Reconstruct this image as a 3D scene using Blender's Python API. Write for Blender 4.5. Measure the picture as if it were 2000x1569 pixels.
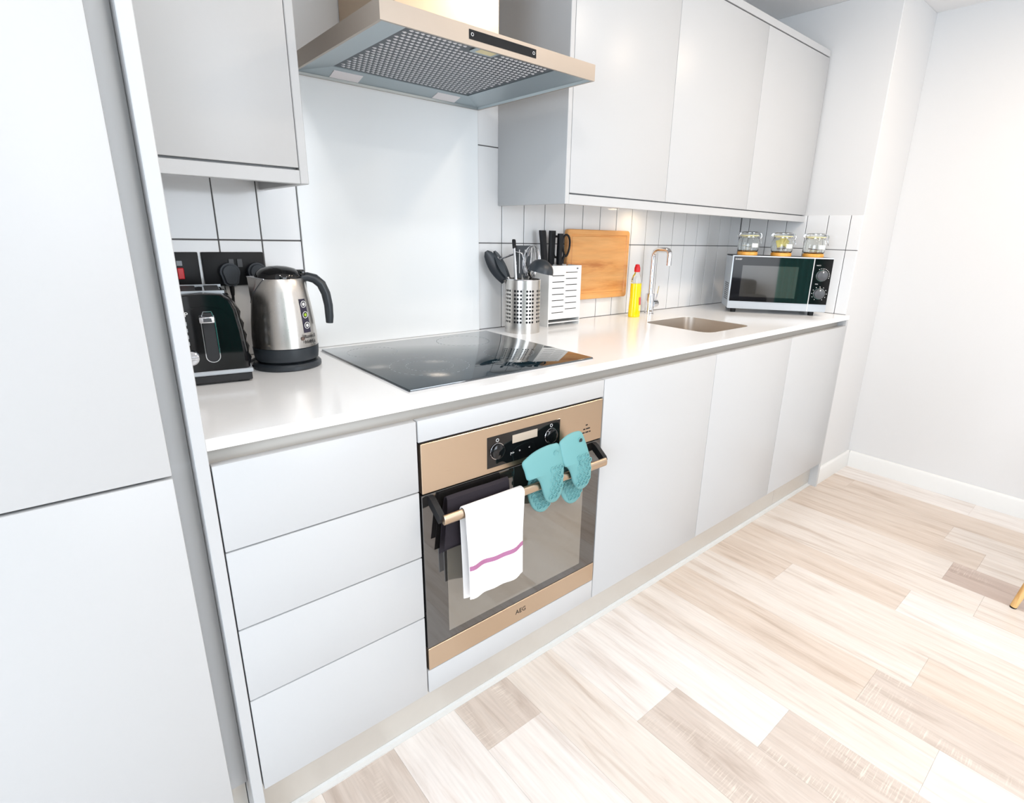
import bpy, bmesh, math, random
from mathutils import Vector, Matrix
random.seed(7)
PI = math.pi
S = bpy.context.scene
for o in list(bpy.data.objects):
    bpy.data.objects.remove(o)
C = S.collection

# ------------------------------------------------------------------ camera
cam_d = bpy.data.cameras.new('camera')
cam = bpy.data.objects.new('camera', cam_d); C.objects.link(cam)
S.camera = cam
YAW, PITCH, ROLL = 0.729253, -0.294570, 0.027544
fw = Vector((math.sin(YAW)*math.cos(PITCH), math.cos(YAW)*math.cos(PITCH), math.sin(PITCH)))
rt = Vector((math.cos(YAW), -math.sin(YAW), 0)); up = rt.cross(fw)
r2 = rt*math.cos(ROLL) + up*math.sin(ROLL); u2 = -rt*math.sin(ROLL) + up*math.cos(ROLL)
mw = Matrix((r2, u2, -fw)).transposed().to_4x4()
mw.translation = Vector((-0.530735, -1.003653, 1.274978))
cam.matrix_world = mw
cam_d.sensor_fit = 'HORIZONTAL'; cam_d.sensor_width = 36.0
cam_d.lens = 1055.8385*36.0/2000.0
cam_d.shift_x = -61.747/2000.0
cam_d.shift_y = -6.692/2000.0
cam_d.clip_start = 0.02

# ------------------------------------------------------------------ light
w = bpy.data.worlds.new('world'); S.world = w; w.use_nodes = True
bg = w.node_tree.nodes['Background']
bg.inputs['Color'].default_value = (0.75, 0.86, 1.0, 1); bg.inputs['Strength'].default_value = 3.0
S.view_settings.view_transform = 'Standard'; S.view_settings.look = 'None'
S.view_settings.gamma = 1.0; S.view_settings.use_curve_mapping = False
S.view_settings.exposure = -0.73

def area(name, loc, rot, sx, sy, power, col, shape='RECTANGLE', spread=PI):
    l = bpy.data.lights.new(name, 'AREA'); l.shape = shape; l.size = sx; l.size_y = sy
    l.energy = power; l.color = col; l.spread = spread
    o = bpy.data.objects.new(name, l); C.objects.link(o); o.location = loc; o.rotation_euler = rot
    return o
# daylight through the window in the wall behind the camera
area('unseen_daylight', (0.85, -3.44, 1.35), (PI/2, 0, 0), 1.35, 1.8, 62, (0.86, 0.93, 1.0))
area('unseen_daylight', (-2.94, -1.75, 1.35), (PI/2, 0, -PI/2), 2.1, 1.8, 125, (0.80, 0.90, 1.0))  # added on the left wall to brighten surfaces that face left
# recessed ceiling lamps
for lx, ly, p, col in ((-0.25, -0.85, 12.5, (1, .96, .92)), (1.15, -0.7, 13.5, (1, .85, .69)), (1.95, -0.75, 14, (1, .78, .57)), (-0.1, -2.2, 12, (1, .96, .92)),
                       (1.15, -2.2, 12, (1, .90, .80)), (1.95, -2.2, 10, (1, .86, .72))):
    area('ceiling_lamp', (lx, ly, 2.325), (0, 0, 0), 0.16, 0.16, p, col, 'DISK')
# small lamps below the wall cabinets
for lx in (1.43,):
    area('cabinet_lamp', (lx, 0.55, 1.392), (0, 0, 0), 0.05, 0.05, 0.4, (1.0, 0.78, 0.5), 'DISK')

# ------------------------------------------------------------------ materials
def lin(c):
    c /= 255.0
    return c/12.92 if c <= 0.04045 else ((c+0.055)/1.055)**2.4
def rgb(r, g, b): return (lin(r), lin(g), lin(b), 1.0)
def base_mat(name):
    m = bpy.data.materials.new(name); m.use_nodes = True
    return m, m.node_tree, m.node_tree.nodes['Principled BSDF']
def paint(name, col, rough=0.5, metal=0.0, var=0.03, scale=40.0, spec=0.5, bump=0.0, coat=0.0):
    m, nt, p = base_mat(name)
    p.inputs['Roughness'].default_value = rough; p.inputs['Metallic'].default_value = metal
    p.inputs['Specular IOR Level'].default_value = spec
    p.inputs['Coat Weight'].default_value = coat; p.inputs['Coat Roughness'].default_value = 0.05
    tc = nt.nodes.new('ShaderNodeTexCoord'); n = nt.nodes.new('ShaderNodeTexNoise'); n.inputs['Scale'].default_value = scale
    n.inputs['Detail'].default_value = 3
    nt.links.new(tc.outputs['Object'], n.inputs['Vector'])
    mx = nt.nodes.new('ShaderNodeMix'); mx.data_type = 'RGBA'
    mx.inputs['A'].default_value = tuple(max(0, c*(1-var)) for c in col[:3]) + (1,)
    mx.inputs['B'].default_value = tuple(min(1, c*(1+var)) for c in col[:3]) + (1,)
    nt.links.new(n.outputs['Fac'], mx.inputs['Factor']); nt.links.new(mx.outputs['Result'], p.inputs['Base Color'])
    if bump:
        b = nt.nodes.new('ShaderNodeBump'); b.inputs['Strength'].default_value = bump; b.inputs['Distance'].default_value = 0.002
        nt.links.new(n.outputs['Fac'], b.inputs['Height']); nt.links.new(b.outputs['Normal'], p.inputs['Normal'])
    return m
def brushed(name, col, rough=0.28, stretch=(2, 60, 300), aniso=0.0):
    m, nt, p = base_mat(name)
    p.inputs['Metallic'].default_value = 1.0; p.inputs['Base Color'].default_value = col
    tc = nt.nodes.new('ShaderNodeTexCoord'); mp = nt.nodes.new('ShaderNodeMapping'); mp.inputs['Scale'].default_value = stretch
    n = nt.nodes.new('ShaderNodeTexNoise'); n.inputs['Scale'].default_value = 4; n.inputs['Detail'].default_value = 4
    nt.links.new(tc.outputs['Object'], mp.inputs['Vector']); nt.links.new(mp.outputs['Vector'], n.inputs['Vector'])
    mr = nt.nodes.new('ShaderNodeMapRange'); mr.inputs['To Min'].default_value = rough*0.8; mr.inputs['To Max'].default_value = rough*1.25
    nt.links.new(n.outputs['Fac'], mr.inputs['Value']); nt.links.new(mr.outputs['Result'], p.inputs['Roughness'])
    b = nt.nodes.new('ShaderNodeBump'); b.inputs['Strength'].default_value = 0.02; b.inputs['Distance'].default_value = 0.0002
    nt.links.new(n.outputs['Fac'], b.inputs['Height']); nt.links.new(b.outputs['Normal'], p.inputs['Normal'])
    return m
def mirror_glass(name, col, ior, rough=.03):
    m = paint(name, col, rough, var=.02); m.node_tree.nodes['Principled BSDF'].inputs['IOR'].default_value = ior
    return m
def glass(name, col, rough=0.0, ior=1.45):
    m, nt, p = base_mat(name)
    p.inputs['Base Color'].default_value = col; p.inputs['Transmission Weight'].default_value = 1.0
    p.inputs['Roughness'].default_value = rough; p.inputs['IOR'].default_value = ior
    return m
def wood(name, c1, c2, c3, stretch, rough=0.45, seed=0.0, cross=0.0):
    m, nt, p = base_mat(name); p.inputs['Roughness'].default_value = rough
    N = nt.nodes.new; L = nt.links.new
    tc = N('ShaderNodeTexCoord'); oi = N('ShaderNodeObjectInfo')
    mul = N('ShaderNodeMath'); mul.operation = 'MULTIPLY'; mul.inputs[1].default_value = 37.0; L(oi.outputs['Random'], mul.inputs[0])
    add = N('ShaderNodeVectorMath'); add.operation = 'ADD'; L(tc.outputs['Object'], add.inputs[0])
    cb = N('ShaderNodeCombineXYZ'); L(mul.outputs[0], cb.inputs['X']); L(mul.outputs[0], cb.inputs['Y']); cb.inputs['Z'].default_value = seed
    L(cb.outputs[0], add.inputs[1])
    mp = N('ShaderNodeMapping'); mp.inputs['Scale'].default_value = stretch; L(add.outputs[0], mp.inputs['Vector'])
    n = N('ShaderNodeTexNoise'); n.inputs['Scale'].default_value = 1.0; n.inputs['Detail'].default_value = 7; n.inputs['Roughness'].default_value = 0.62
    n.inputs['Distortion'].default_value = 0.6
    L(mp.outputs[0], n.inputs['Vector'])
    r = N('ShaderNodeValToRGB'); e = r.color_ramp.elements
    e[0].position = 0.33; e[0].color = c3; e[1].position = 0.68; e[1].color = c2
    x = r.color_ramp.elements.new(0.46); x.color = c1
    L(n.outputs['Fac'], r.inputs['Fac'])
    mp2 = N('ShaderNodeMapping'); mp2.inputs['Scale'].default_value = tuple(s*5 for s in stretch); L(add.outputs[0], mp2.inputs['Vector'])
    n2 = N('ShaderNodeTexNoise'); n2.inputs['Detail'].default_value = 4; n2.inputs['Scale'].default_value = 1.0; L(mp2.outputs[0], n2.inputs['Vector'])
    mx = N('ShaderNodeMix'); mx.data_type = 'RGBA'; mx.blend_type = 'MULTIPLY'; mx.inputs['Factor'].default_value = 0.35
    mr = N('ShaderNodeMapRange'); mr.inputs['From Min'].default_value = .3; mr.inputs['From Max'].default_value = .6; mr.inputs['To Min'].default_value = .72; mr.inputs['To Max'].default_value = 1.0
    L(n2.outputs['Fac'], mr.inputs['Value'])
    cc = N('ShaderNodeCombineColor'); [L(mr.outputs[0], cc.inputs[i]) for i in range(3)]
    L(r.outputs['Color'], mx.inputs['A']); L(cc.outputs[0], mx.inputs['B'])
    out = mx.outputs['Result']
    if cross:
        mp3 = N('ShaderNodeMapping'); mp3.inputs['Scale'].default_value = (14, 260, 1); L(add.outputs[0], mp3.inputs['Vector'])
        n3 = N('ShaderNodeTexNoise'); n3.inputs['Scale'].default_value = 1.0; n3.inputs['Detail'].default_value = 2; L(mp3.outputs[0], n3.inputs['Vector'])
        mp4 = N('ShaderNodeMapping'); mp4.inputs['Scale'].default_value = (9, 3, 1); L(add.outputs[0], mp4.inputs['Vector'])
        n4 = N('ShaderNodeTexNoise'); n4.inputs['Scale'].default_value = 1.0; L(mp4.outputs[0], n4.inputs['Vector'])
        a = N('ShaderNodeMapRange'); a.inputs['From Min'].default_value = .52; a.inputs['From Max'].default_value = .68; L(n3.outputs['Fac'], a.inputs['Value'])
        b = N('ShaderNodeMapRange'); b.inputs['From Min'].default_value = .5; b.inputs['From Max'].default_value = .62; b.inputs['To Max'].default_value = cross; L(n4.outputs['Fac'], b.inputs['Value'])
        mm = N('ShaderNodeMath'); mm.operation = 'MULTIPLY'; L(a.outputs[0], mm.inputs[0]); L(b.outputs[0], mm.inputs[1])
        mx2 = N('ShaderNodeMix'); mx2.data_type = 'RGBA'; L(mm.outputs[0], mx2.inputs['Factor']); L(out, mx2.inputs['A']); mx2.inputs['B'].default_value = rgb(243, 234, 222)
        out = mx2.outputs['Result']
    L(out, p.inputs['Base Color'])
    bp = N('ShaderNodeBump'); bp.inputs['Strength'].default_value = 0.12; bp.inputs['Distance'].default_value = 0.001
    L(n2.outputs['Fac'], bp.inputs['Height']); L(bp.outputs['Normal'], p.inputs['Normal'])
    return m

M = dict(
    wall=paint('wall_paint', rgb(218, 218, 218), 0.6, scale=300, var=.01),
    ceil=paint('ceiling_paint', rgb(232, 232, 232), 0.7, scale=300, var=.01),
    skirt=paint('skirting_paint', rgb(228, 228, 226), 0.4, var=.01),
    cab=paint('cabinet_lacquer', rgb(193, 194, 195), 0.34, scale=120, var=.008, spec=.4),
    carc=paint('carcass_gap_shade', rgb(90, 94, 104), 0.6),  # darker than the real board: shade of the door gaps put into its colour
    rail=paint('handle_channel', rgb(186, 180, 172), 0.35, metal=.2, var=.02),
    plinth=paint('plinth_board', rgb(205, 200, 192), 0.28, metal=.25, var=.02),
    quartz=paint('quartz', rgb(250, 250, 250), 0.16, scale=500, var=.02, spec=.5),
    tile=paint('glazed_tile', rgb(233, 233, 233), 0.1, scale=9, var=.015),
    grout=paint('grout', rgb(96, 94, 95), 0.9, scale=300, var=.1),
    splash=paint('white_back_painted_glass', rgb(240, 243, 244), 0.12, scale=4, var=.005),
    steel=brushed('brushed_steel', rgb(198, 177, 154), 0.3, (3, 300, 700)),
    hoodsteel=paint('hood_steel', rgb(172, 161, 150), 0.36, .6, var=.02),
    steelv=brushed('brushed_steel_round', rgb(208, 204, 199), 0.29, (200, 200, 3)),
    chrome=paint('chrome', rgb(225, 225, 228), 0.06, 1.0, var=.005),
    hoodin=brushed('hood_underside_steel', rgb(176, 186, 190), 0.36, (3, 300, 300)),
    black=paint('black_plastic', rgb(22, 23, 26), 0.5, var=.05, spec=.3),
    blackg=paint('black_gloss', rgb(14, 14, 16), 0.06, var=.02),
    blackm=paint('black_matt', rgb(34, 35, 38), 0.55, var=.05),
    nylon=paint('dark_nylon', rgb(44, 50, 56), 0.38, var=.05),
    plug=paint('plug_rubber', rgb(58, 64, 72), .5, var=.04),
    hob=mirror_glass('black_ceramic_glass', rgb(16, 36, 44), 2.3, .03),
    ring=paint('hob_print', rgb(150, 160, 165), 0.4),
    white=paint('white_plastic', rgb(240, 240, 238), 0.35, var=.01),
    whitep=paint('white_print', rgb(235, 235, 235), 0.5, var=.01),
    greyk=paint('grey_switch', rgb(78, 80, 84), 0.4),
    red=paint('red_plastic', rgb(215, 18, 30), 0.35),
    board=wood('chopping_wood', rgb(226, 160, 92), rgb(236, 178, 112), rgb(196, 122, 60), (2.0, 2.0, 16.0), .4),
    bamboo=wood('jar_wood', rgb(240, 168, 70), rgb(248, 190, 100), rgb(225, 145, 50), (30, 30, 4), .5),
    legw=wood('chair_wood', rgb(228, 182, 118), rgb(238, 196, 136), rgb(206, 156, 92), (60, 60, 5), .4),
    teal=paint('teal_silicone', rgb(104, 160, 162), 0.48, var=.02),
    towel=paint('white_towel', rgb(246, 244, 243), 0.9, scale=800, var=.03, bump=.25),
    stripe=paint('pink_stripe', rgb(172, 112, 150), 0.9, scale=700, var=.06, bump=.2),
    dark=paint('dark_cloth', rgb(24, 15, 26), 0.75, scale=600, var=.1, bump=.2),
    clear=glass('clear_glass', (0.97, 0.99, 0.98, 1)),
    plastic=glass('clear_bottle', (0.98, 0.99, 1.0, 1), .02, 1.3),
    soap=paint('yellow_soap', rgb(250, 218, 10), 0.12, var=.01),
    label=paint('soap_label', rgb(222, 88, 80), 0.4),
    cream=paint('cream_label', rgb(248, 236, 180), 0.4),
    darkglass=mirror_glass('oven_glass', rgb(30, 28, 27), 2.2),
    cavity=mirror_glass('oven_window', rgb(104, 98, 88), 2.6, .04),
    silver=paint('silver_casing', rgb(196, 203, 210), 0.35, .35, var=.01),
    lamp=None,
    paper=paint('white_paper', rgb(244, 242, 236), 0.7, var=.02),
    yellowp=paint('yellow_paper', rgb(236, 220, 130), 0.6, var=.05),
    brownp=paint('brown_paper', rgb(110, 92, 84), 0.6, var=.1),
    seal=paint('seal_strip', rgb(214, 214, 212), 0.2),
    green=paint('green_dot', rgb(170, 205, 60), 0.4),
    navy=paint('navy_label', rgb(40, 36, 58), 0.3),
    brass=paint('sticker', rgb(226, 214, 168), 0.5),
    dim=paint('display', rgb(190, 176, 160), 0.15, var=.02),
    curtain=paint('teal_curtain', rgb(20, 165, 152), 0.8, scale=60, var=.1),
    sofa=paint('dark_sofa_fabric', rgb(44, 46, 54), 0.9, scale=200, var=.15),
)
m, nt, p = base_mat('lamp_glass'); p.inputs['Base Color'].default_value = rgb(232, 228, 230); p.inputs['Roughness'].default_value = .3
M['lamp'] = m
PL = [wood('plank_white', rgb(229, 222, 217), rgb(238, 233, 229), rgb(212, 201, 193), (22, 1.6, 1), .34, 0),
      wood('plank_cream', rgb(222, 212, 203), rgb(231, 223, 216), rgb(202, 187, 175), (24, 1.7, 1), .34, 3),
      wood('plank_beige', rgb(214, 199, 186), rgb(223, 211, 200), rgb(196, 178, 163), (26, 1.8, 1), .36, 7),
      wood('plank_taupe', rgb(205, 192, 182), rgb(216, 205, 196), rgb(188, 173, 162), (28, 2.2, 1), .4, 11, .55),
      wood('plank_umber', rgb(192, 174, 164), rgb(204, 188, 178), rgb(172, 152, 141), (28, 2.2, 1), .4, 15, .4)]

# ------------------------------------------------------------------ mesh helpers
def NB(): return bmesh.new()
def box(bm, x0, x1, y0, y1, z0, z1, bev=0.0, seg=1):
    r = bmesh.ops.create_cube(bm, size=1.0)
    vs = r['verts']
    for v in vs:
        v.co = Vector(((x0+x1)/2 + v.co.x*(x1-x0), (y0+y1)/2 + v.co.y*(y1-y0), (z0+z1)/2 + v.co.z*(z1-z0)))
    if bev:
        es = list({e for v in vs for e in v.link_edges})
        bmesh.ops.bevel(bm, geom=es, offset=bev, segments=seg, affect='EDGES', profile=0.5)
    return bm
def prism(bm, pts, axis, a0, a1):
    """extrude a closed 2-D outline along axis"""
    def P(p, a):
        if axis == 'x': return Vector((a, p[0], p[1]))
        if axis == 'y': return Vector((p[0], a, p[1]))
        return Vector((p[0], p[1], a))
    A = [bm.verts.new(P(p, a0)) for p in pts]; B = [bm.verts.new(P(p, a1)) for p in pts]
    n = len(pts); fs = [bm.faces.new(A), bm.faces.new(B[::-1])]
    for i in range(n):
        fs.append(bm.faces.new((A[i], B[i], B[(i+1) % n], A[(i+1) % n])))
    bmesh.ops.recalc_face_normals(bm, faces=fs)
    return fs
def lathe(bm, prof, seg=32, c=(0, 0, 0), a0=0.0, a1=2*PI, cap=True):
    full = abs(a1-a0-2*PI) < 1e-6; rings = []
    n = seg if full else seg+1
    for r, z in prof:
        if r < 1e-6:
            rings.append([bm.verts.new((c[0], c[1], c[2]+z))]*n)
        else:
            rings.append([bm.verts.new((c[0]+r*math.cos(a0+(a1-a0)*i/seg), c[1]+r*math.sin(a0+(a1-a0)*i/seg), c[2]+z)) for i in range(n)])
    fs = []
    for k in range(len(rings)-1):
        A, B = rings[k], rings[k+1]
        for i in range(seg):
            j = (i+1) % n
            q = []
            for v in (A[i], A[j], B[j], B[i]):
                if v not in q: q.append(v)
            if len(q) > 2:
                try: fs.append(bm.faces.new(q))
                except ValueError: pass
    bmesh.ops.recalc_face_normals(bm, faces=fs)
    return fs
def tube(bm, pts, r, seg=10, closed=False, cap=True, flat=1.0):
    pts = [Vector(p) for p in pts]; n = len(pts)
    T = []
    for i in range(n):
        a = pts[(i-1) % n] if (closed or i > 0) else pts[i]
        b = pts[(i+1) % n] if (closed or i < n-1) else pts[i]
        T.append((b-a).normalized())
    ref = Vector((0, 0, 1)) if abs(T[0].z) < 0.9 else Vector((1, 0, 0))
    nrm = (ref - T[0]*ref.dot(T[0])).normalized(); rings = []
    for i in range(n):
        nrm = (nrm - T[i]*nrm.dot(T[i])).normalized(); bn = T[i].cross(nrm)
        rr = r[i] if isinstance(r, (list, tuple)) else r
        rings.append([bm.verts.new(pts[i] + nrm*rr*math.cos(2*PI*k/seg) + bn*rr*flat*math.sin(2*PI*k/seg)) for k in range(seg)])
    fs = []
    for i in range(n if closed else n-1):
        A, B = rings[i], rings[(i+1) % n]
        for k in range(seg):
            fs.append(bm.faces.new((A[k], A[(k+1) % seg], B[(k+1) % seg], B[k])))
    if cap and not closed:
        fs.append(bm.faces.new(rings[0])); fs.append(bm.faces.new(rings[-1]))
    bmesh.ops.recalc_face_normals(bm, faces=fs)
    return fs
def cyl(bm, p0, p1, r0, r1=None, seg=24):
    return tube(bm, [p0, p1], [r0, r0 if r1 is None else r1], seg)
def arc(cx, cy, r, a0, a1, n):
    return [(cx+r*math.cos(a0+(a1-a0)*i/n), cy+r*math.sin(a0+(a1-a0)*i/n)) for i in range(n+1)]
def rrect(x0, x1, y0, y1, r, n=5):
    return (arc(x1-r, y1-r, r, 0, PI/2, n)+arc(x0+r, y1-r, r, PI/2, PI, n) +
            arc(x0+r, y0+r, r, PI, 1.5*PI, n)+arc(x1-r, y0+r, r, 1.5*PI, 2*PI, n))
def interp(pts, x):
    for (a, b), (c, d) in zip(pts, pts[1:]):
        if a <= x <= c: return b+(d-b)*(x-a)/(c-a)
    return pts[0][1] if x < pts[0][0] else pts[-1][1]

def obj(name, bm, mat, parent=None, world=True, smooth=35, loc=None, keep=False):
    me = bpy.data.meshes.new(name)
    for e in bm.edges:
        if len(e.link_faces) == 2 and e.calc_face_angle(0) > math.radians(smooth): e.smooth = False
    for f in bm.faces: f.smooth = True
    off = Vector((0, 0, 0))
    if parent is not None and world:
        q = parent
        while q is not None: off += q.location; q = q.parent
    if loc is not None: off = off + (Vector(loc) - off) if False else off
    if off.length: bmesh.ops.translate(bm, verts=bm.verts, vec=-off)
    bm.to_mesh(me); bm.free()
    ms = mat if isinstance(mat, (list, tuple)) else [mat]
    for x in ms: me.materials.append(M[x] if isinstance(x, str) else x)
    o = bpy.data.objects.new(name, me); C.objects.link(o)
    if parent is not None: o.parent = parent
    return o
def tag(o, label, cat, group=None):
    o['label'] = label; o['category'] = cat
    if group: o['group'] = group
    return o
def thing(name, label, cat, loc=(0, 0, 0), rotz=0.0, group=None):
    o = bpy.data.objects.new(name, None); C.objects.link(o); o.empty_display_size = 0.05
    o.location = loc; o.rotation_euler = (0, 0, rotz)
    return tag(o, label, cat, group)
def struct(name, bm, mat, parent=None):
    o = obj(name, bm, mat, parent)
    if parent is None: o['kind'] = 'structure'
    return o
def B(name, mat, parent, x0, x1, y0, y1, z0, z1, bev=0.0, seg=1, world=True):
    return obj(name, box(NB(), x0, x1, y0, y1, z0, z1, bev, seg), mat, parent, world)
def text(name, s, size, mat, parent, origin, xdir, ydir, align='CENTER', world=True, ext=0.0002):
    cu = bpy.data.curves.new(name, 'FONT'); cu.body = s; cu.size = size; cu.extrude = ext; cu.align_x = align; cu.align_y = 'CENTER'
    cu.resolution_u = 2
    tmp = bpy.data.objects.new(name+'_tmp', cu); C.objects.link(tmp)
    bpy.context.view_layer.update()
    me = bpy.data.meshes.new_from_object(tmp.evaluated_get(bpy.context.evaluated_depsgraph_get()))
    bpy.data.objects.remove(tmp); bpy.data.curves.remove(cu)
    X = Vector(xdir).normalized(); Y = Vector(ydir).normalized(); Z = X.cross(Y)
    mt = Matrix((X, Y, Z)).transposed().to_4x4(); mt.translation = Vector(origin)
    me.transform(mt)
    if parent is not None and world:
        q = parent; off = Vector((0, 0, 0))
        while q is not None: off += q.location; q = q.parent
        me.transform(Matrix.Translation(-off))
    me.name = name; me.materials.clear(); me.materials.append(M[mat])
    o = bpy.data.objects.new(name, me); C.objects.link(o); o.parent = parent
    return o

# ------------------------------------------------------------------ key dimensions
W, ZW, ZWB, ZT, ZB = 0.6486, 0.9289, 0.9084, 0.8795, 0.1421
XN, YN, XB, ZC = 2.386, 0.0242, 2.8315, 2.3307
TW, TX, ZJ, ZJ2 = 0.10399, 0.7192, 1.2386, 1.5583
XL0, YF = -3.0, -3.5

# ------------------------------------------------------------------ room shell
floor = struct('floor', box(NB(), XL0-.1, XB+.1, YF-.1, W+.1, -.12, -.008), paint('subfloor', rgb(150, 138, 126), .9))
PW = 0.182
ends = {-1: (0.03, .45), 0: (0.5, .9), 1: (-.13, .9), 2: (.4, .1), 3: (-.3215, .1), 4: (-.5765, 0), 5: (-.893, 0), 6: (-.6856, 0), 7: (-.7766, 0),
        8: (-.25, 0), 9: (-.6257, 0), 10: (-.82, 0), 11: (-.682, 0), 12: (-.758, 0), 13: (-.6026, 0), 14: (-.1, 0)}
tone = {-1: (0, 3), 0: (3, 0), 1: (3, 0), 2: (0, 1), 3: (0, 3), 4: (0, 3), 5: (1, 0), 6: (2, 3), 7: (1, 2), 8: (2, 1), 9: (2, 0), 10: (1, 1), 11: (1, 4),
        12: (2, 1), 13: (2, 1), 14: (2, 2)}
PLEN = 1.22
cache = {}
def plank_mesh(wd, ln, mi):
    k = (round(wd, 4), round(ln, 4), mi)
    if k not in cache:
        bm = box(NB(), 0, wd, 0, ln, -.008, 0, .0003)
        me = bpy.data.meshes.new('plank'); bm.to_mesh(me); bm.free(); me.materials.append(PL[mi]); cache[k] = me
    return cache[k]
for r in range(-17, 17):
    x0 = -.09 + PW*r; x1 = x0+PW
    x0c, x1c = max(x0, XL0), min(x1, XB)
    if x1c - x0c < .01: continue
    e = ends.get(r, (-.37*((r*5) % 7)/3.0, 0))[0]; tn = tone.get(r, (r % 3, (r+1) % 4))
    ytop = YN if x0 > 2.3 else .06
    y = e
    segs = []
    yy = e
    while yy < ytop: segs.append((yy, min(yy+PLEN, ytop), tn[0])); yy += PLEN
    yy = e; k = 0
    while yy > YF:
        segs.append((max(yy-PLEN, YF), yy, tn[1] if k == 0 else (r*3+k*2) % 4)); yy -= PLEN; k += 1
    for a, b, mi in segs:
        if b-a < .02: continue
        o = bpy.data.objects.new('plank', plank_mesh(x1c-x0c-.0003, b-a-.0003, mi)); C.objects.link(o)
        o.parent = floor; o.location = (x0c, a, 0)

struct('ceiling', box(NB(), XL0-.1, XB+.1, YF-.1, W+.1, ZC, ZC+.1), 'ceil')
wall_back = struct('wall_back', box(NB(), XL0-.1, XN+.012, W+.008, W+.12, 0, ZC), 'wall')
bm = NB()
for a in ((YF, -2.85, 0, ZC), (-.65, W, 0, ZC), (-2.85, -.65, 0, .4), (-2.85, -.65, 2.25, ZC)): box(bm, XL0-.1, XL0, a[0], a[1], a[2], a[3])
struct('wall_left', bm, 'wall')
bm = NB()
for a in ((-2.85, -2.8, .4, 2.25), (-.7, -.65, .4, 2.25), (-2.8, -.7, .4, .45), (-2.8, -.7, 2.2, 2.25), (-1.775, -1.725, .45, 2.2)): box(bm, XL0-.08, XL0-.03, a[0], a[1], a[2], a[3], .003)
struct('added_window', bm, 'white')  # unseen window frame, added along with the left daylight lamp
struct('wall_right', box(NB(), XB, XB+.1, YF, W+.12, 0, ZC), 'wall')
wall_return = struct('wall_return', box(NB(), XN+.008, XB-.0005, YN, W+.12, 0, ZC, .002), 'wall')
# wall behind the camera with its window opening
bm = NB(); wx0, wx1, wz0, wz1 = .15, 1.55, .4, 2.25
for a in ((XL0-.1, wx0, 0, ZC), (wx1, XB+.1, 0, ZC), (wx0, wx1, 0, wz0), (wx0, wx1, wz1, ZC)):
    box(bm, a[0], a[1], YF-.1, YF, a[2], a[3])
struct('wall_front', bm, 'wall')
bm = NB()
for a in ((wx0, wx0+.05, wz0, wz1), (wx1-.05, wx1, wz0, wz1), (wx0+.05, wx1-.05, wz0, wz0+.05), (wx0+.05, wx1-.05, wz1-.05, wz1), ((wx0+wx1)/2-.025, (wx0+wx1)/2+.025, wz0+.05, wz1-.05)):
    box(bm, a[0], a[1], YF-.08, YF-.03, a[2], a[3], .003)
struct('window_1', bm, 'white')
# skirting boards with a rounded top edge
sk = [(0, 0), (-.014, 0), (-.014, .082), (-.011, .091), (-.006, .095), (0, .095)]
bm = NB(); prism(bm, [(XB+a, b) for a, b in sk], 'y', YF, YN-.0145)
struct('baseboard_right', bm, 'skirt')
bm = NB(); prism(bm, [(YN+a, b) for a, b in sk], 'x', XN+.0085, XB-.001)
struct('baseboard_return', bm, 'skirt')

# ------------------------------------------------------------------ wall tiles
tcache = {}
def tile(parent, a0, a1, z0, z1, side=False):
    k = (round(a1-a0, 4), round(z1-z0, 4), side)
    if k not in tcache:
        if side: bm = box(NB(), 0, .0075, 0, a1-a0, 0, z1-z0, .001)
        else: bm = box(NB(), 0, a1-a0, 0, .0075, 0, z1-z0, .001)
        me = bpy.data.meshes.new('tile'); bm.to_mesh(me); bm.free(); me.materials.append(M['tile']); tcache[k] = me
    o = bpy.data.objects.new('tile', tcache[k]); C.objects.link(o); o.parent = parent
    o.location = (XN, a0, z0) if side else (a0, W, z0)
g = .0017
rows = ((ZW+.0015, ZJ-g), (ZJ+g, ZJ2-g))
for z0, z1 in rows:
    xs = [-.3896, -.3037, -.1997, -.0957, .0080]
    for a, b in zip(xs, xs[1:]): tile(wall_back, a+g, b-g*.6, z0, z1)
    tile(wall_back, .6135+g, TX-g, z0, z1)
    k = 0
    while TX+k*TW < XN-.004:
        b = min(TX+(k+1)*TW, XN+g*.5); tile(wall_back, TX+k*TW+g, b-g, z0, z1); k += 1
tile(wall_back, .6135+g, TX-g, ZJ2+g, ZJ2+.16)
obj('grout', box(box(NB(), -.39, .0095, W+.0025, W+.0082, ZW, ZJ2), .6125, XN+.002, W+.0025, W+.0082, ZW, ZJ2+.16), 'grout', wall_back)
ys = [YN+.0005, .0786, .1826, .2866, .3906, .4946, .5986, W-.001]
for z0, z1 in ((ZW+.0015, ZJ-g), (ZJ+g, 1.4008)):
    for a, b in zip(ys, ys[1:]): tile(wall_return, a+(g if a > .03 else 0), b-g, z0, z1, True)
obj('grout', box(NB(), XN+.0025, XN+.0083, YN+.001, W, ZW, 1.400), 'grout', wall_return)

# ------------------------------------------------------------------ tall appliance cabinet on the left
t = thing('tall_cabinet', 'tall pale grey integrated fridge cabinet with two plain doors, left of the drawers', 'cabinet', (-.75, .3, 0))
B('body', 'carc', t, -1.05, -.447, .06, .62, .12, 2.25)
B('door', 'cab', t, -1.05, -.4445, 0, .02, .8792, 2.25, .0022, 2)
B('door', 'cab', t, -1.05, -.4445, 0, .02, ZB, .8745, .0022, 2)
B('filler_strip', 'cab', t, -.452, -.4112, .043, .06, ZB, 2.25, .001)
B('plinth', 'plinth', t, -1.05, -.4125, .075, .09, 0, ZB+.01)
tag(B('end_panel', 'cab', None, -.411, -.391, 0, W+.004, 0, 2.25, .001), 'tall pale grey panel standing between fridge cabinet and drawers', 'panel')

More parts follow.
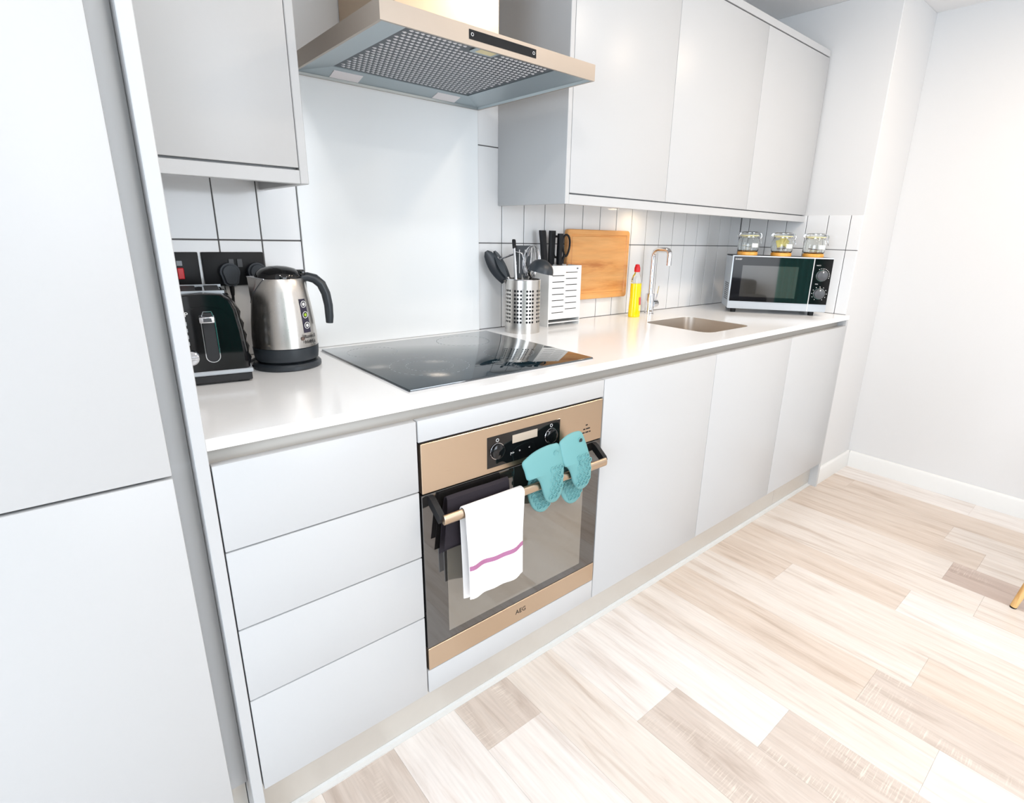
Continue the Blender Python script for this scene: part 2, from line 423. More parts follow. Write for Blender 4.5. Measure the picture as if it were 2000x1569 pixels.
# ------------------------------------------------------------------ base units
def carcass(t, x0, x1):
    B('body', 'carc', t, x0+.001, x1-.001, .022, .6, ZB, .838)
G = .0015
t = thing('drawer_unit', 'pale grey base unit of four plain drawers left of the oven', 'drawers', (-.195, .3, ZB)); carcass(t, -.39, 0)
zs = [ZB, .3742, .542, .7105, ZT]
for a, b in zip(zs, zs[1:]):
    B('drawer', 'cab', t, -.3885, -.0018, 0, .02, a+(G if a > ZB else 0), b-(G if b < ZT else 0), .0016, 2)
t = thing('oven_housing', 'pale grey housing framing the built-in oven above and below', 'cabinet', (.3, .3, ZB))
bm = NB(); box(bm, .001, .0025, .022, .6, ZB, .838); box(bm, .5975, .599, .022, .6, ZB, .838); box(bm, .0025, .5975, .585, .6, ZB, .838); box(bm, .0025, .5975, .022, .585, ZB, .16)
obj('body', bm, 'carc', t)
B('upper_filler', 'cab', t, .0015, .5985, 0, .02, .8288, ZT, .0016, 2)
B('lower_filler', 'cab', t, .0015, .5985, 0, .02, ZB, .2105, .0016, 2)
for i, (x0, x1, lb) in enumerate(((.6, 1.190, 'pale grey base cupboard with plain door directly right of the oven'),
                             (1.190, 1.776, 'pale grey base cupboard with plain door in the middle under the sink'),
                             (1.776, 2.362, 'pale grey base cupboard with plain door at the far right end'))):
    t = thing('base_cabinet', lb, 'cabinet', ((x0+x1)/2, .3, ZB), 0, 'base cupboards below the worktop'); 
    if i == 1:
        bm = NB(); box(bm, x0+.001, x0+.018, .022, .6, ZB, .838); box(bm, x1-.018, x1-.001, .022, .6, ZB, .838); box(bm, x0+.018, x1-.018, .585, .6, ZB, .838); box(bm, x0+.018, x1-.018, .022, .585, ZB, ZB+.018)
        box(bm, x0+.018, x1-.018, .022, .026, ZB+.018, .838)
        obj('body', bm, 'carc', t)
    else: carcass(t, x0, x1)
    B('door', 'cab', t, x0+.0009, x1-.0009, 0, .02, ZB, ZT, .0012, 2)
tag(B('side_panel', 'cab', None, 2.3645, 2.3835, .004, W, 0, ZWB-.0005, .001), 'narrow pale grey side panel to the floor right of the base cupboards', 'panel')
prof = [(.018, ZWB-.001), (.034, ZWB-.001), (.046, .9), (.05, .885), (.047, .866), (.036, .853), (.022, .848), (.0205, .841), (.05, .841), (.058, .86), (.058, ZWB-.0008), (.018, ZWB-.0006)]
prof = [(.046, ZWB-.0006), (.046, .893), (.044, .876), (.037, .862), (.028, .856), (.0215, .855), (.0215, .8395), (.052, .8395), (.052, ZWB-.0006)]
bm = NB(); prism(bm, prof, 'x', -.3885, 2.3635)
tag(obj('handle_rail', bm, 'rail'), 'long warm grey recessed handle channel running under the worktop', 'handle rail')
tag(B('plinth_board', 'plinth', None, -.3895, 1.9515, .045, .06, .0005, ZB-.0008), 'long beige grey kickboard under the drawers, oven and cupboards', 'plinth', 'kickboards')
tag(B('plinth_board', 'plinth', None, 1.9530, 2.3640, .045, .06, .0005, ZB-.0008), 'short beige grey kickboard under the far right cupboard', 'plinth', 'kickboards')
bm = NB(); prism(bm, [(.0448, .0005), (.031, .0005), (.031, .0022), (.043, .004), (.0432, .014), (.0448, .014)], 'x', -.389, 2.364)
struct('trim_1', bm, 'seal')

# ------------------------------------------------------------------ worktop with the sink cut-out
SX0, SX1, SY0, SY1, SR = 1.300, 1.632, .112, .432, .05
hole = rrect(SX0, SX1, SY0, SY1, SR, 6)
bm = NB()
def loop(pts, z): return [bm.verts.new((a, b, z)) for a, b in pts]
X0, X1, Y0, Y1 = -.3908, XN-.0005, .0022, W-.0005
outer = [(X1, Y1), (X0, Y1), (X0, Y0+.0015), (X1, Y0+.0015)]
n = len(hole)//4
def ringfaces(z, flip, ov):
    Hh = loop(hole, z); Oo = loop(ov, z)
    for q in range(4):
        for i in range(n-1):
            f = [Hh[q*n+i], Hh[q*n+i+1], Oo[q]]; bm.faces.new(f if flip else f[::-1])
        a, b = Hh[q*n+n-1], Hh[((q+1)*n) % len(hole)]
        f = [a, b, Oo[(q+1) % 4], Oo[q]]; bm.faces.new(f if flip else f[::-1])
    return Hh, Oo
H1, O1 = ringfaces(ZW, True, outer)
outer2 = [(X1, Y1), (X0, Y1), (X0, Y0), (X1, Y0)]
H2, O2 = ringfaces(ZWB, False, outer2)
mid = [bm.verts.new((a, b, ZW-.0015)) for a, b in outer2]
for i in range(4):
    j = (i+1) % 4
    bm.faces.new((O1[i], O1[j], mid[j], mid[i])); bm.faces.new((mid[i], mid[j], O2[j], O2[i]))
for i in range(len(hole)):
    j = (i+1) % len(hole); bm.faces.new((H1[i], H2[i], H2[j], H1[j]))
bmesh.ops.recalc_face_normals(bm, faces=bm.faces)
tag(obj('worktop', bm, 'quartz'), 'long glossy white stone worktop with an undermounted sink cut-out', 'worktop')
# sink
t = thing('kitchen_sink', 'small square stainless steel sink bowl set under the white worktop', 'sink', ((SX0+SX1)/2, (SY0+SY1)/2, ZW-.2))
bm = NB()
lv = [(.004, ZWB-.0012, -.018), (.004, ZWB-.0012, 0.0), (.002, .88, 0), (-.004, .77, 0), (-.012, .752, 0), (-.03, .744, 0)]
rings = []
def sr(off, z): return [bm.verts.new((a, b, z)) for a, b in rrect(SX0-off, SX1+off, SY0-off, SY1+off, max(.01, SR+off), 6)]
for off, z in ((-.0004, ZW-.0012), (-.0022, ZW-.0012), (-.003, .87), (-.005, .76), (-.012, .748), (-.035, .743)): rings.append(sr(off, z))
for A, Bq in zip(rings, rings[1:]):
    for i in range(len(A)):
        j = (i+1) % len(A); bm.faces.new((A[i], A[j], Bq[j], Bq[i]))
bm.faces.new(rings[-1]); bmesh.ops.recalc_face_normals(bm, faces=bm.faces)
obj('bowl', bm, brushed('sink_steel', rgb(222, 213, 203), .36, (30, 30, 30)), t)
bm = NB(); lathe(bm, [(0, .7445), (.03, .7445), (.038, .7465), (.04, .744), (.04, .7435)], 24, ((SX0+SX1)/2, (SY0+SY1)/2, 0)); obj('drain', bm, 'chrome', t)

# ------------------------------------------------------------------ hob
HX0, HX1, HY0, HY1 = .016, .606, .056, .592
t = thing('ceramic_hob', 'flat black glass hob lying in the white worktop above the oven', 'hob', (.311, .324, ZW))
B('glass_plate', 'hob', t, HX0, HX1, HY0, HY1, ZW+.0003, ZW+.0058, .002, 2)
B('trim_frame', 'chrome', t, HX0-.0015, HX1+.0015, HY0-.0015, HY1+.0015, ZW+.0001, ZW+.0016)
def hring(cx, cy, r, wd=.0009, dash=False):
    bm = NB(); N = 64; z = ZW+.00585
    for i in range(N):
        if dash and i % 2: continue
        a, b = 2*PI*i/N, 2*PI*(i+1)/N
        vs = [bm.verts.new((cx+rr*math.cos(q), cy+rr*math.sin(q), z)) for rr, q in ((r-wd, a), (r+wd, a), (r+wd, b), (r-wd, b))]
        bm.faces.new(vs)
    bmesh.ops.remove_doubles(bm, verts=bm.verts, dist=1e-6); bmesh.ops.recalc_face_normals(bm, faces=bm.faces)
    if bm.faces[:] and bm.faces[:][0].normal.z < 0: bmesh.ops.reverse_faces(bm, faces=bm.faces)
    obj('cooking_zone', bm, 'ring', t)
for a in ((.17, .235, .103), (.17, .235, .062), (.12, .475, .07), (.445, .25, .075), (.43, .475, .085)): hring(*a, dash=True)
text('marking', 'AEG', .012, 'ring', t, (.338, .172, ZW+.0058), (1, 0, 0), (0, 1, 0))

# ------------------------------------------------------------------ oven
t = thing('built_in_oven', 'built-in stainless steel oven with dark glass door below the hob', 'oven', (.3, .3, .2126))
B('body', 'blackm', t, .008, .592, .024, .58, .216, .824)
B('control_panel', 'steel', t, .0055, .5945, -.002, .02, .7025, .8245, .0012)
B('top_gap', 'black', t, .004, .596, .006, .022, .8245, .8285)
cp = B('control_glass', 'blackg', t, .184, .4265, -.0028, 0, .716, .7985, .0005)
B('display', 'dim', cp, .262, .345, -.0031, -.0026, .766, .788)
for kx in (.215, .394):
    bm = NB(); tube(bm, [(kx, -.0028, .757), (kx, -.009, .757), (kx, -.0105, .757)], [.0205, .0195, .017], 28); kn = obj('knob', bm, 'blackg', cp)
    bm = NB(); tube(bm, [(kx+.021*math.cos(2*PI*i/28), -.0032, .757+.021*math.sin(2*PI*i/28)) for i in range(28)], .0008, 6, closed=True); obj('knob_ring', bm, 'chrome', cp)
for tx, tz, s, z in ((.215, .786, '\u25CB', .014), (.394, .786, '\u25CB', .014)):
    bm = NB(); tube(bm, [(tx+.004*math.cos(2*PI*i/16), -.003, tz+.004*math.sin(2*PI*i/16)) for i in range(16)], .0006, 5, closed=True); obj('symbol', bm, 'whitep', cp)
text('symbol', '|<>', .009, 'whitep', cp, (.262, -.003, .74), (1, 0, 0), (0, 0, 1))
text('symbol', 'o', .009, 'whitep', cp, (.286, -.003, .742), (1, 0, 0), (0, 0, 1))
text('symbol', '<', .009, 'whitep', cp, (.318, -.003, .742), (1, 0, 0), (0, 0, 1))
bm = NB()
for i, (a, b) in enumerate(((.528, .536), (.519, .527), (.530, .546), (.515, .525), (.528, .540), (.543, .549))):
    zz = (.757, .7455, .7455, .735, .735, .735)[i]
    box(bm, a, b, -.0024, -.0018, zz-.0018, zz+.0018)
obj('panel_print', bm, 'black', t)
d = B('door', 'darkglass', t, .004, .596, 0.0, .022, .2775, .6985, .001)
B('window', 'cavity', d, .0655, .531, -.0006, .002, .301, .612, .0002)
B('lower_strip', 'steel', d, .004, .596, -.002, .02, .2135, .2772, .001)
text('lettering', 'AEG', .02, 'black', d, (.299, -.0022, .246), (1, 0, 0), (0, 0, 1))
bm = NB(); ov = [(-.052+.0075*math.cos(2*PI*i/20), .652+.0125*math.sin(2*PI*i/20)) for i in range(20)]
prism(bm, ov, 'x', .028, .566)
bmesh.ops.bevel(bm, geom=[e for e in bm.edges if len({round(v.co.x, 4) for v in e.verts}) == 1], offset=.001, segments=1, affect='EDGES')
hd = obj('handle', bm, 'steel', d)
for hx in (.020, .562):
    bm = NB(); prism(bm, [(0, .694), (0, .672), (-.043, .642), (-.05, .655), (-.046, .664), (-.012, .69)], 'x', hx, hx+.014); obj('handle_bracket', bm, 'black', d)

# ------------------------------------------------------------------ cooker hood
t = thing('cooker_hood', 'stainless steel chimney cooker hood above the black hob', 'cooker hood', (.317, .4, 1.66))
hx0, hx1, hy0, hy1, hb, ht = .0195, .6145, .112, W-.008, 1.6608, 1.6988
bm = NB()
ox = [(hx0, hy0), (hx1, hy0), (hx1, hy1), (hx0, hy1)]
A = [bm.verts.new((a, b, hb)) for a, b in ox]; Bt = [bm.verts.new((a, b, ht)) for a, b in ox]
for i in range(4): bm.faces.new((A[i], A[(i+1) % 4], Bt[(i+1) % 4], Bt[i]))
bm.faces.new(Bt)
rim = [(hx0+.006, hy0+.006), (hx1-.006, hy0+.006), (hx1-.006, hy1-.004), (hx0+.006, hy1-.004)]
R = [bm.verts.new((a, b, hb)) for a, b in rim]
for i in range(4): bm.faces.new((A[(i+1) % 4], A[i], R[i], R[(i+1) % 4]))
bmesh.ops.recalc_face_normals(bm, faces=bm.faces)
obj('canopy', bm, 'hoodsteel', t)
FX0, FX1, FY0, FY1, FZ = .108, .53, .155, .578, hb+.02
inn = [(FX0, FY0), (FX1, FY0), (FX1, FY1), (FX0, FY1)]
bm = NB(); R = [bm.verts.new((a, b, hb+.0002)) for a, b in rim]; R1 = [bm.verts.new((a*.985+.317*.015, b*.985+.38*.015, hb+.006)) for a, b in rim]
I = [bm.verts.new((a, b, FZ)) for a, b in inn]; I2 = [bm.verts.new((a, b, FZ+.01)) for a, b in inn]
for P, Q in ((R, R1), (R1, I), (I, I2)):
    for i in range(4): bm.faces.new((P[(i+1) % 4], P[i], Q[i], Q[(i+1) % 4]))
bmesh.ops.recalc_face_normals(bm, faces=bm.faces)
if sum(f.normal.z for f in bm.faces) > 0: bmesh.ops.reverse_faces(bm, faces=bm.faces)
obj('underside', bm, 'hoodin', t, smooth=5)
fl = B('grease_filter', paint('filter_plate', rgb(92, 98, 104), .5, .4), t, FX0, FX1, FY0, FY1, FZ+.002, FZ+.009)
bm = NB(); nx, ny = 30, 22; dx, dy = (FX1-FX0-.016)/nx, (FY1-FY0-.016)/ny
for j in range(ny):
    for i in range(nx):
        cx = FX0+.008+dx*(i+.5+(.5 if j % 2 else 0)); cy = FY0+.008+dy*(j+.5)
        if cx+dx*.45 > FX1-.004: continue
        if .27 < cx < .365 and cy < FY0+.055: continue
        v = [bm.verts.new(q) for q in ((cx-dx*.47, cy, FZ+.002), (cx, cy-dy*.3, FZ+.002), (cx+dx*.47, cy, FZ+.002), (cx, cy+dy*.3, FZ+.002), (cx, cy-dy*.1, FZ-.0008))]
        for k in range(4): bm.faces.new((v[(k+1) % 4], v[k], v[4]))
bmesh.ops.recalc_face_normals(bm, faces=bm.faces)
ms = obj('filter_mesh', bm, paint('filter_alu', rgb(226, 226, 230), .4, .6), fl, smooth=5); ms['kind'] = 'stuff'
B('latch', 'hoodin', fl, .285, .35, FY0+.008, FY0+.05, FZ-.002, FZ+.003, .0015); B('sticker', 'brass', fl, .295, .34, FY0+.016, FY0+.04, FZ-.0024, FZ-.002)
def slab_on(y, x): pass
lam = (R1, I)
def back_z(y): # back slope height
    yb = (hy1-.004)*.985+.38*.015
    return hb+.006 + (FZ-hb-.006)*(yb-y)/(yb-FY1)
for lx0, lx1 in ((.117, .197), (.432, .512)):
    ya, yb = .592, .628
    bm = NB(); q = [(lx0, ya), (lx1, ya), (lx1, yb), (lx0, yb)]
    lo = [bm.verts.new((a, b, back_z(b)-.0015)) for a, b in q]; hi = [bm.verts.new((a, b, back_z(b)+.001)) for a, b in q]
    bm.faces.new(lo[::-1]); bm.faces.new(hi)
    for i in range(4): bm.faces.new((lo[i], lo[(i+1) % 4], hi[(i+1) % 4], hi[i]))
    bmesh.ops.recalc_face_normals(bm, faces=bm.faces); obj('lamp', bm, 'lamp', t)
B('chimney', 'steel', t, .166, .468, .333, W+.002, ht, ZC-.002, .001)
cs = B('control_strip', 'blackg', t, .223, .412, hy0-.0012, hy0+.001, 1.6725, 1.691, .0003)
for kx in (.231, .404):
    bm = NB(); tube(bm, [(kx+.003*math.cos(2*PI*i/14), hy0-.0014, 1.682+.003*math.sin(2*PI*i/14)) for i in range(14)], .0005, 5, closed=True); obj('symbol', bm, 'whitep', cs)
tag(B('splashback', 'splash', None, .0085, .6125, W-.006, W+.0078, ZW+.0006, 1.6985, .0008), 'plain white glossy splashback panel on the wall behind the hob', 'splashback')

# ------------------------------------------------------------------ wall cabinets
ZUB, ZUG, ZUT, YL, YR = 1.3674, 1.3975, 2.135, .3226, .2997
t = thing('wall_cabinet', 'pale grey wall cupboard with one plain door left of the cooker hood', 'cabinet', (-.23, .45, ZUB))
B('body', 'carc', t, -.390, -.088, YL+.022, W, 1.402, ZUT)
B('door', 'cab', t, -.389, -.0885, YL, YL+.02, ZUG+.003, ZUT, .0014, 2)
B('light_rail', 'cab', t, -.3905, -.0875, YL, YL+.02, ZUB, ZUG-.0018, .001)
B('side_panel', 'cab', t, -.0872, -.0685, YL, W, ZUB, ZUT, .0015)
B('underside', 'cab', t, -.390, -.0875, YL+.022, W, 1.3915, 1.4015)
for x0, x1, lb in ((.7185, 1.2115, 'pale grey wall cupboard door unit nearest the cooker hood'),
                   (1.2115, 1.7995, 'pale grey wall cupboard in the middle of the right-hand row above the tap'),
                   (1.7995, 2.384, 'pale grey wall cupboard at the right end above the microwave')):
    t = thing('wall_cabinet', lb, 'cabinet', ((x0+x1)/2, .45, ZUG), 0, 'wall cupboards right of the cooker hood')
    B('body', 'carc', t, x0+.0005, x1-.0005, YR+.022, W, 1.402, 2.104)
    B('door', 'cab', t, x0+.0008, x1-.0008, YR, YR+.02, ZUG+.0035, 2.1035, .0012, 2)
    B('underside', 'cab', t, x0+.0005, x1-.0005, YR+.022, W-.0005, 1.3925, 1.4018)
tag(B('side_panel', 'cab', None, .7005, .7178, YR, W-.0003, ZUB, ZUT, .001), 'pale grey side panel of the right wall cupboards beside the cooker hood', 'panel')
tag(B('light_rail', 'cab', None, .7183, 2.384, YR, YR+.02, ZUB, ZUG-.001, .001), 'long pale grey light rail under the right wall cupboards', 'light rail')
tag(B('cornice_board', 'cab', None, .7183, 2.384, YR, W, 2.1085, ZUT, .001), 'long pale grey top board above the right wall cupboards', 'cornice')

# ------------------------------------------------------------------ switches, sockets, plugs
t = thing('double_socket', 'black double wall socket with two plugs in it behind the kettle', 'socket', (-.1715, W, 1.165))
B('plate', 'black', t, -.2445, -.0985, W-.008, W-.0002, 1.122, 1.208, .002, 2)
for sx in (-.179, -.159): B('switch', 'greyk', t, sx-.0065, sx+.0065, W-.0115, W-.0078, 1.169, 1.191, .001)
def plug(name, x, lb, cord):
    t = thing(name, lb, 'plug', (x, W-.008, 1.152), 0, 'black plugs in the double socket')
    pts = [(x+a, 1.152+b) for a, b in arc(0, .006, .0235, -.15*PI, 1.15*PI, 14)] + [(x-.017, 1.129), (x-.007, 1.122), (x+.007, 1.122), (x+.017, 1.129)]
    bm = NB(); fs = prism(bm, pts, 'y', W-.034, W-.0083)
    bmesh.ops.bevel(bm, geom=[e for e in bm.edges if all(abs(v.co.y-(W-.034)) < 1e-5 for v in e.verts)], offset=.006, segments=3, affect='EDGES')
    obj('body', bm, 'plug', t)
    bm = NB(); tube(bm, [(x, W-.022, 1.124), (x, W-.022, 1.108), (x, W-.022, 1.098)], [.0065, .0055, .0042], 10); obj('cord_grip', bm, 'black', t)
    bm = NB(); tube(bm, cord, .0035, 8); obj('cord', bm, 'black', t)
plug('plug', -.188, 'black plug in the left half of the socket, above the toaster', [(-.188, W-.022, 1.1), (-.19, W-.022, 1.05), (-.192, W-.016, 1.0), (-.2, W-.014, .95), (-.225, W-.016, .9335), (-.27, W-.02, .9328)])
plug('plug', -.122, 'black plug in the right half of the socket, half hidden by the kettle', [(-.122, W-.022, 1.1), (-.121, W-.022, 1.0), (-.119, W-.026, .95), (-.117, W-.05, .9329), (-.117, .555, .9329)])
t = thing('cooker_switch', 'black single wall switch with a red rocker above the toaster', 'switch', (-.29, W, 1.165))
B('plate', 'black', t, -.338, -.252, W-.008, W-.0002, 1.122, 1.208, .002, 2)
B('rocker', 'red', t, -.302, -.288, W-.013, W-.0078, 1.142, 1.170, .0015); B('neon', 'blackg', t, -.301, -.289, W-.0095, W-.0078, 1.175, 1.187)

# ------------------------------------------------------------------ toaster
t = thing('toaster', 'glossy black toaster with faceted sides and chrome lever beside the tall panel', 'toaster', (-.3035, .372, ZW), math.radians(-9))
def tprof(hw, top, k):   # half-section in x/z
    return [(-hw, .03), (-hw*.995, .06), (-hw*.93, .12), (-hw*.84, .168), (-hw*.72, .19), (-hw*.5, .201), (0, .204),
            (hw*.5, .201), (hw*.72, .19), (hw*.84, .168), (hw*.93, .12), (hw*.995, .06), (hw, .03)]
LT = .222
bm = NB(); sec = []
for y, s in ((-.004, .86), (.0, .93), (.008, .98), (.02, 1.0), (LT-.02, 1.0), (LT-.008, .98), (LT, .92)):
    sec.append([bm.verts.new((a*s, y, .03+(b-.03)*(.9+.1*s))) for a, b in tprof(.078, .2, 0)])
for A, Bq in zip(sec, sec[1:]):
    for i in range(len(A)-1): bm.faces.new((A[i], A[i+1], Bq[i+1], Bq[i]))
    bm.faces.new((A[-1], A[0], Bq[0], Bq[-1]))
bm.faces.new(sec[0]); bm.faces.new(sec[-1]); bmesh.ops.recalc_face_normals(bm, faces=bm.faces)
obj('casing', bm, 'blackg', t, world=False)
# faceted diamonds on both flanks
for sgn in (1, -1):
    bm = NB()
    for j in range(5):
        for i in range(7):
            y0 = .022+i*.025; z0 = .036+j*.027
            xa = lambda z: sgn*interp([(.03, .0785), (.06, .078), (.12, .073), (.168, .066), (.2, .055)], z)
            c = bm.verts.new((xa(z0+.0135)+sgn*.0055, y0+.0125, z0+.0135))
            q = [bm.verts.new((xa(z), y, z)) for y, z in ((y0, z0), (y0+.025, z0), (y0+.025, z0+.027), (y0, z0+.027))]
            for k in range(4): bm.faces.new((q[k], q[(k+1) % 4], c))
    bmesh.ops.recalc_face_normals(bm, faces=bm.faces)
    obj('faceted_side', bm, 'blackg', t, world=False, smooth=3)
bm = NB(); pts = [(a, -.0068) for a in ()]
fp = [(-.066, .045), (.066, .045), (.064, .1), (.057, .145), (.035, .170), (0, .178), (-.035, .170), (-.057, .145), (-.064, .1)]
prism(bm, fp, 'y', -.0065, -.002); bmesh.ops.bevel(bm, geom=[e for e in bm.edges if all(v.co.y < -.006 for v in e.verts)], offset=.0015, segments=2, affect='EDGES')
obj('front_plate', bm, 'blackg', t, world=False)
bm = NB(); tube(bm, [(a+.0, -.007, b) for a, b in arc(.006, .066, .0135, PI, 2*PI, 10)+[(.0185, .15), (.014, .165), (-.001, .165), (-.0075, .15)]], .0016, 6, closed=True); obj('slot_trim', bm, 'chrome', t, world=False)
bm = NB(); prism(bm, arc(.006, .066, .0115, PI, 2*PI, 10)+[(.0165, .162), (-.0045, .162)], 'y', -.0072, -.0063); obj('lever_slot', bm, 'blackm', t, world=False)
lv = obj('lever', box(NB(), -.011, .0185, -.026, -.007, .142, .156, .003, 2), 'chrome', t, world=False)
obj('lever_inset', box(NB(), -.003, .013, -.0265, -.0255, .145, .153), 'greyk', lv, world=False)
bm = NB(); tube(bm, [(-.036, -.006, .066), (-.036, -.017, .066), (-.036, -.019, .066)], [.0165, .0155, .013], 24); dl = obj('dial', bm, 'chrome', t, world=False)
obj('dial_grip', box(NB(), -.0505, -.0215, -.0235, -.018, .0625, .0695, .001), 'chrome', dl, world=False)
for k in range(4): obj('button', box(NB(), -.055, -.034, -.0105, -.006, .093+k*.0145, .102+k*.0145, .0012), 'silver', t, world=False)
text('lettering', 'LP', .014, 'whitep', t, (-.036, -.0068, .16), (1, 0, 0), (0, 0, 1), world=False)
obj('chrome_band', box(NB(), -.081, .081, -.008, LT+.004, .022, .032, .002), 'silver', t, world=False)
obj('base', box(NB(), -.078, .078, -.004, LT, .004, .022, .002), 'blackm', t, world=False)
for fx in (-.06, .06):
    for fy in (.02, LT-.02): obj('foot', box(NB(), fx-.012, fx+.012, fy-.012, fy+.012, 0, .006), 'black', t, world=False)
for sx in (-.024, .024): obj('bread_slot', box(NB(), sx-.015, sx+.015, .04, LT-.04, .199, .2045, .001), 'blackm', t, world=False)
for sy in (.03, LT-.036): obj('slot_frame', box(NB(), -.046, .046, sy, sy+.006, .2, .206), 'silver', t, world=False)

# ------------------------------------------------------------------ kettle and its base
KX, KY, KR = -.115, .467, math.radians(-14)
t = thing('power_stand', 'round black power stand under the steel kettle', 'stand', (KX, KY, ZW))
bm = NB(); lathe(bm, [(0, 0), (.078, 0), (.081, .003), (.081, .011), (.077, .016), (.06, .018), (0, .018)], 48); obj('disc', bm, 'nylon', t, world=False)
bm = NB(); tube(bm, [(-.076, .015, .006), (-.084, .022, .0045), (-.086, .045, .004), (-.076, .075, .004), (-.05, .11, .004)], .0035, 8); obj('cord', bm, 'black', t, world=False)
t = thing('kettle', 'brushed steel jug kettle with black handle and lid, right of the toaster', 'kettle', (KX, KY, ZW+.0183), KR)
kp = [(.038, .0765), (.06, .0765), (.1, .0735), (.14, .069), (.175, .0635), (.2, .0585), (.206, .0555)]
bm = NB(); lathe(bm, [(0, 0), (.068, 0), (.0745, .005), (.0765, .018), (.0775, .036), (.074, .038), (0, .038)], 48); obj('bottom_band', bm, 'nylon', t, world=False)
bm = NB(); lathe(bm, [(r, z) for z, r in kp]+[(.053, .2065), (.05, .204)], 56)
obj('body', bm, 'steelv', t, world=False)
bm = NB(); top = .2085; cz = .144
def skin(a, z): r = interp(kp, z)-.0008; return Vector((-r*math.cos(a), r*math.sin(a), z))
sp_l = [skin(-.92, top-.003), skin(.92, top-.003)]; tipv = Vector((-.070, 0, top+.001)); n_ = 8
gl = []
for i in range(n_+1):
    k = i/n_; z = cz+(top-.003-cz)*k
    e = tipv*k+skin(0, cz)*(1-k); e.z = z+.005*k
    gl.append((bm.verts.new(skin(-.92*k-.01, z)), bm.verts.new(e), bm.verts.new(skin(.92*k+.01, z))))
for A, Bq in zip(gl, gl[1:]):
    for q in range(2): bm.faces.new((A[q], A[q+1], Bq[q+1], Bq[q]))
bm.faces.new(gl[-1]); bmesh.ops.recalc_face_normals(bm, faces=bm.faces)
obj('spout', bm, 'steelv', t, world=False, smooth=20)
for sg in (-1, 1):
    bm = NB(); tube(bm, [skin(sg*(.92*i/n_+.01), cz+(top-.003-cz)*i/n_)*1.012+Vector((0, 0, -.0)) for i in range(n_+1)], .0009, 5); obj('spout_seam', bm, 'greyk', t, world=False)
bm = NB()
tube(bm, [(-.0345-.0355*(1-abs(s)), .0453*s, .206+.0035*(1-abs(s))) for s in (-1, -.5, 0, .5, 1)], .0012, 6); obj('spout_lip', bm, 'chrome', t, world=False)
bm = NB(); lathe(bm, [(.0535, .203), (.054, .211), (.049, .221), (.038, .229), (.02, .234), (0, .236)], 40)
obj('lid', bm, 'blackg', t, world=False)
obj('lid_catch', box(NB(), .036, .062, -.012, .012, .212, .226, .004, 2), 'blackg', t, world=False)
hp = [(.05, 0, .205), (.066, 0, .208), (.083, 0, .203), (.098, 0, .189), (.107, 0, .165), (.111, 0, .135), (.111, 0, .105), (.110, 0, .088)]
bm = NB(); tube(bm, hp, [.011, .0115, .012, .012, .0115, .011, .0105, .009], 14, flat=1.15); obj('handle', bm, 'nylon', t, world=False)
hp2 = [(.062, 0, .19), (.074, 0, .184), (.082, 0, .17)]
def kpatch(name, ang, half, z0, z1, mat, off, parent):
    bm = NB(); N = 6; K = 6; g2 = []
    for j in range(K+1):
        z = z0+(z1-z0)*j/K; r = interp(kp, z)+off
        g2.append([bm.verts.new((r*math.cos(ang+half*(2*i/N-1)), r*math.sin(ang+half*(2*i/N-1)), z)) for i in range(N+1)])
    for A, Bq in zip(g2, g2[1:]):
        for i in range(N): bm.faces.new((A[i], A[i+1], Bq[i+1], Bq[i]))
    bmesh.ops.recalc_face_normals(bm, faces=bm.faces)
    return obj(name, bm, mat, parent, world=False)
LA = math.atan2(-.882, .472) - KR
lab = kpatch('label', LA, .145, .075, .158, 'navy', .0007, t)
for zc, mt in ((.145, 'whitep'), (.119, 'green'), (.093, 'whitep')):
    r = interp(kp, zc)+.0018; c = Vector((r*math.cos(LA), r*math.sin(LA), zc)); tx = Vector((-math.sin(LA), math.cos(LA), 0))
    bm = NB(); tube(bm, [c+tx*.0078*math.cos(2*PI*i/20)+Vector((0, 0, .0078*math.sin(2*PI*i/20))) for i in range(20)], .0009, 5, closed=True); obj('symbol', bm, 'whitep', lab, world=False)
    bm = NB(); nv = Vector((math.cos(LA), math.sin(LA), 0)); tube(bm, [c, c+nv*.0006], .0042, 14); obj('symbol', bm, mt, lab, world=False)
LB = LA+.03
r = interp(kp, .06)+.0022; tx = (-math.sin(LB), math.cos(LB), 0)
text('lettering', 'Russell\nHobbs', .0135, 'black', t, (r*math.cos(LB), r*math.sin(LB), .059), tx, (0, 0, 1), world=False)
LC = LB-.26
r = interp(kp, .06)+.001; bm = NB(); tube(bm, [(r*math.cos(LC), r*math.sin(LC), .0615), ((r+.0006)*math.cos(LC), (r+.0006)*math.sin(LC), .0615)], .005, 12); obj('emblem', bm, 'brownp', t, world=False)

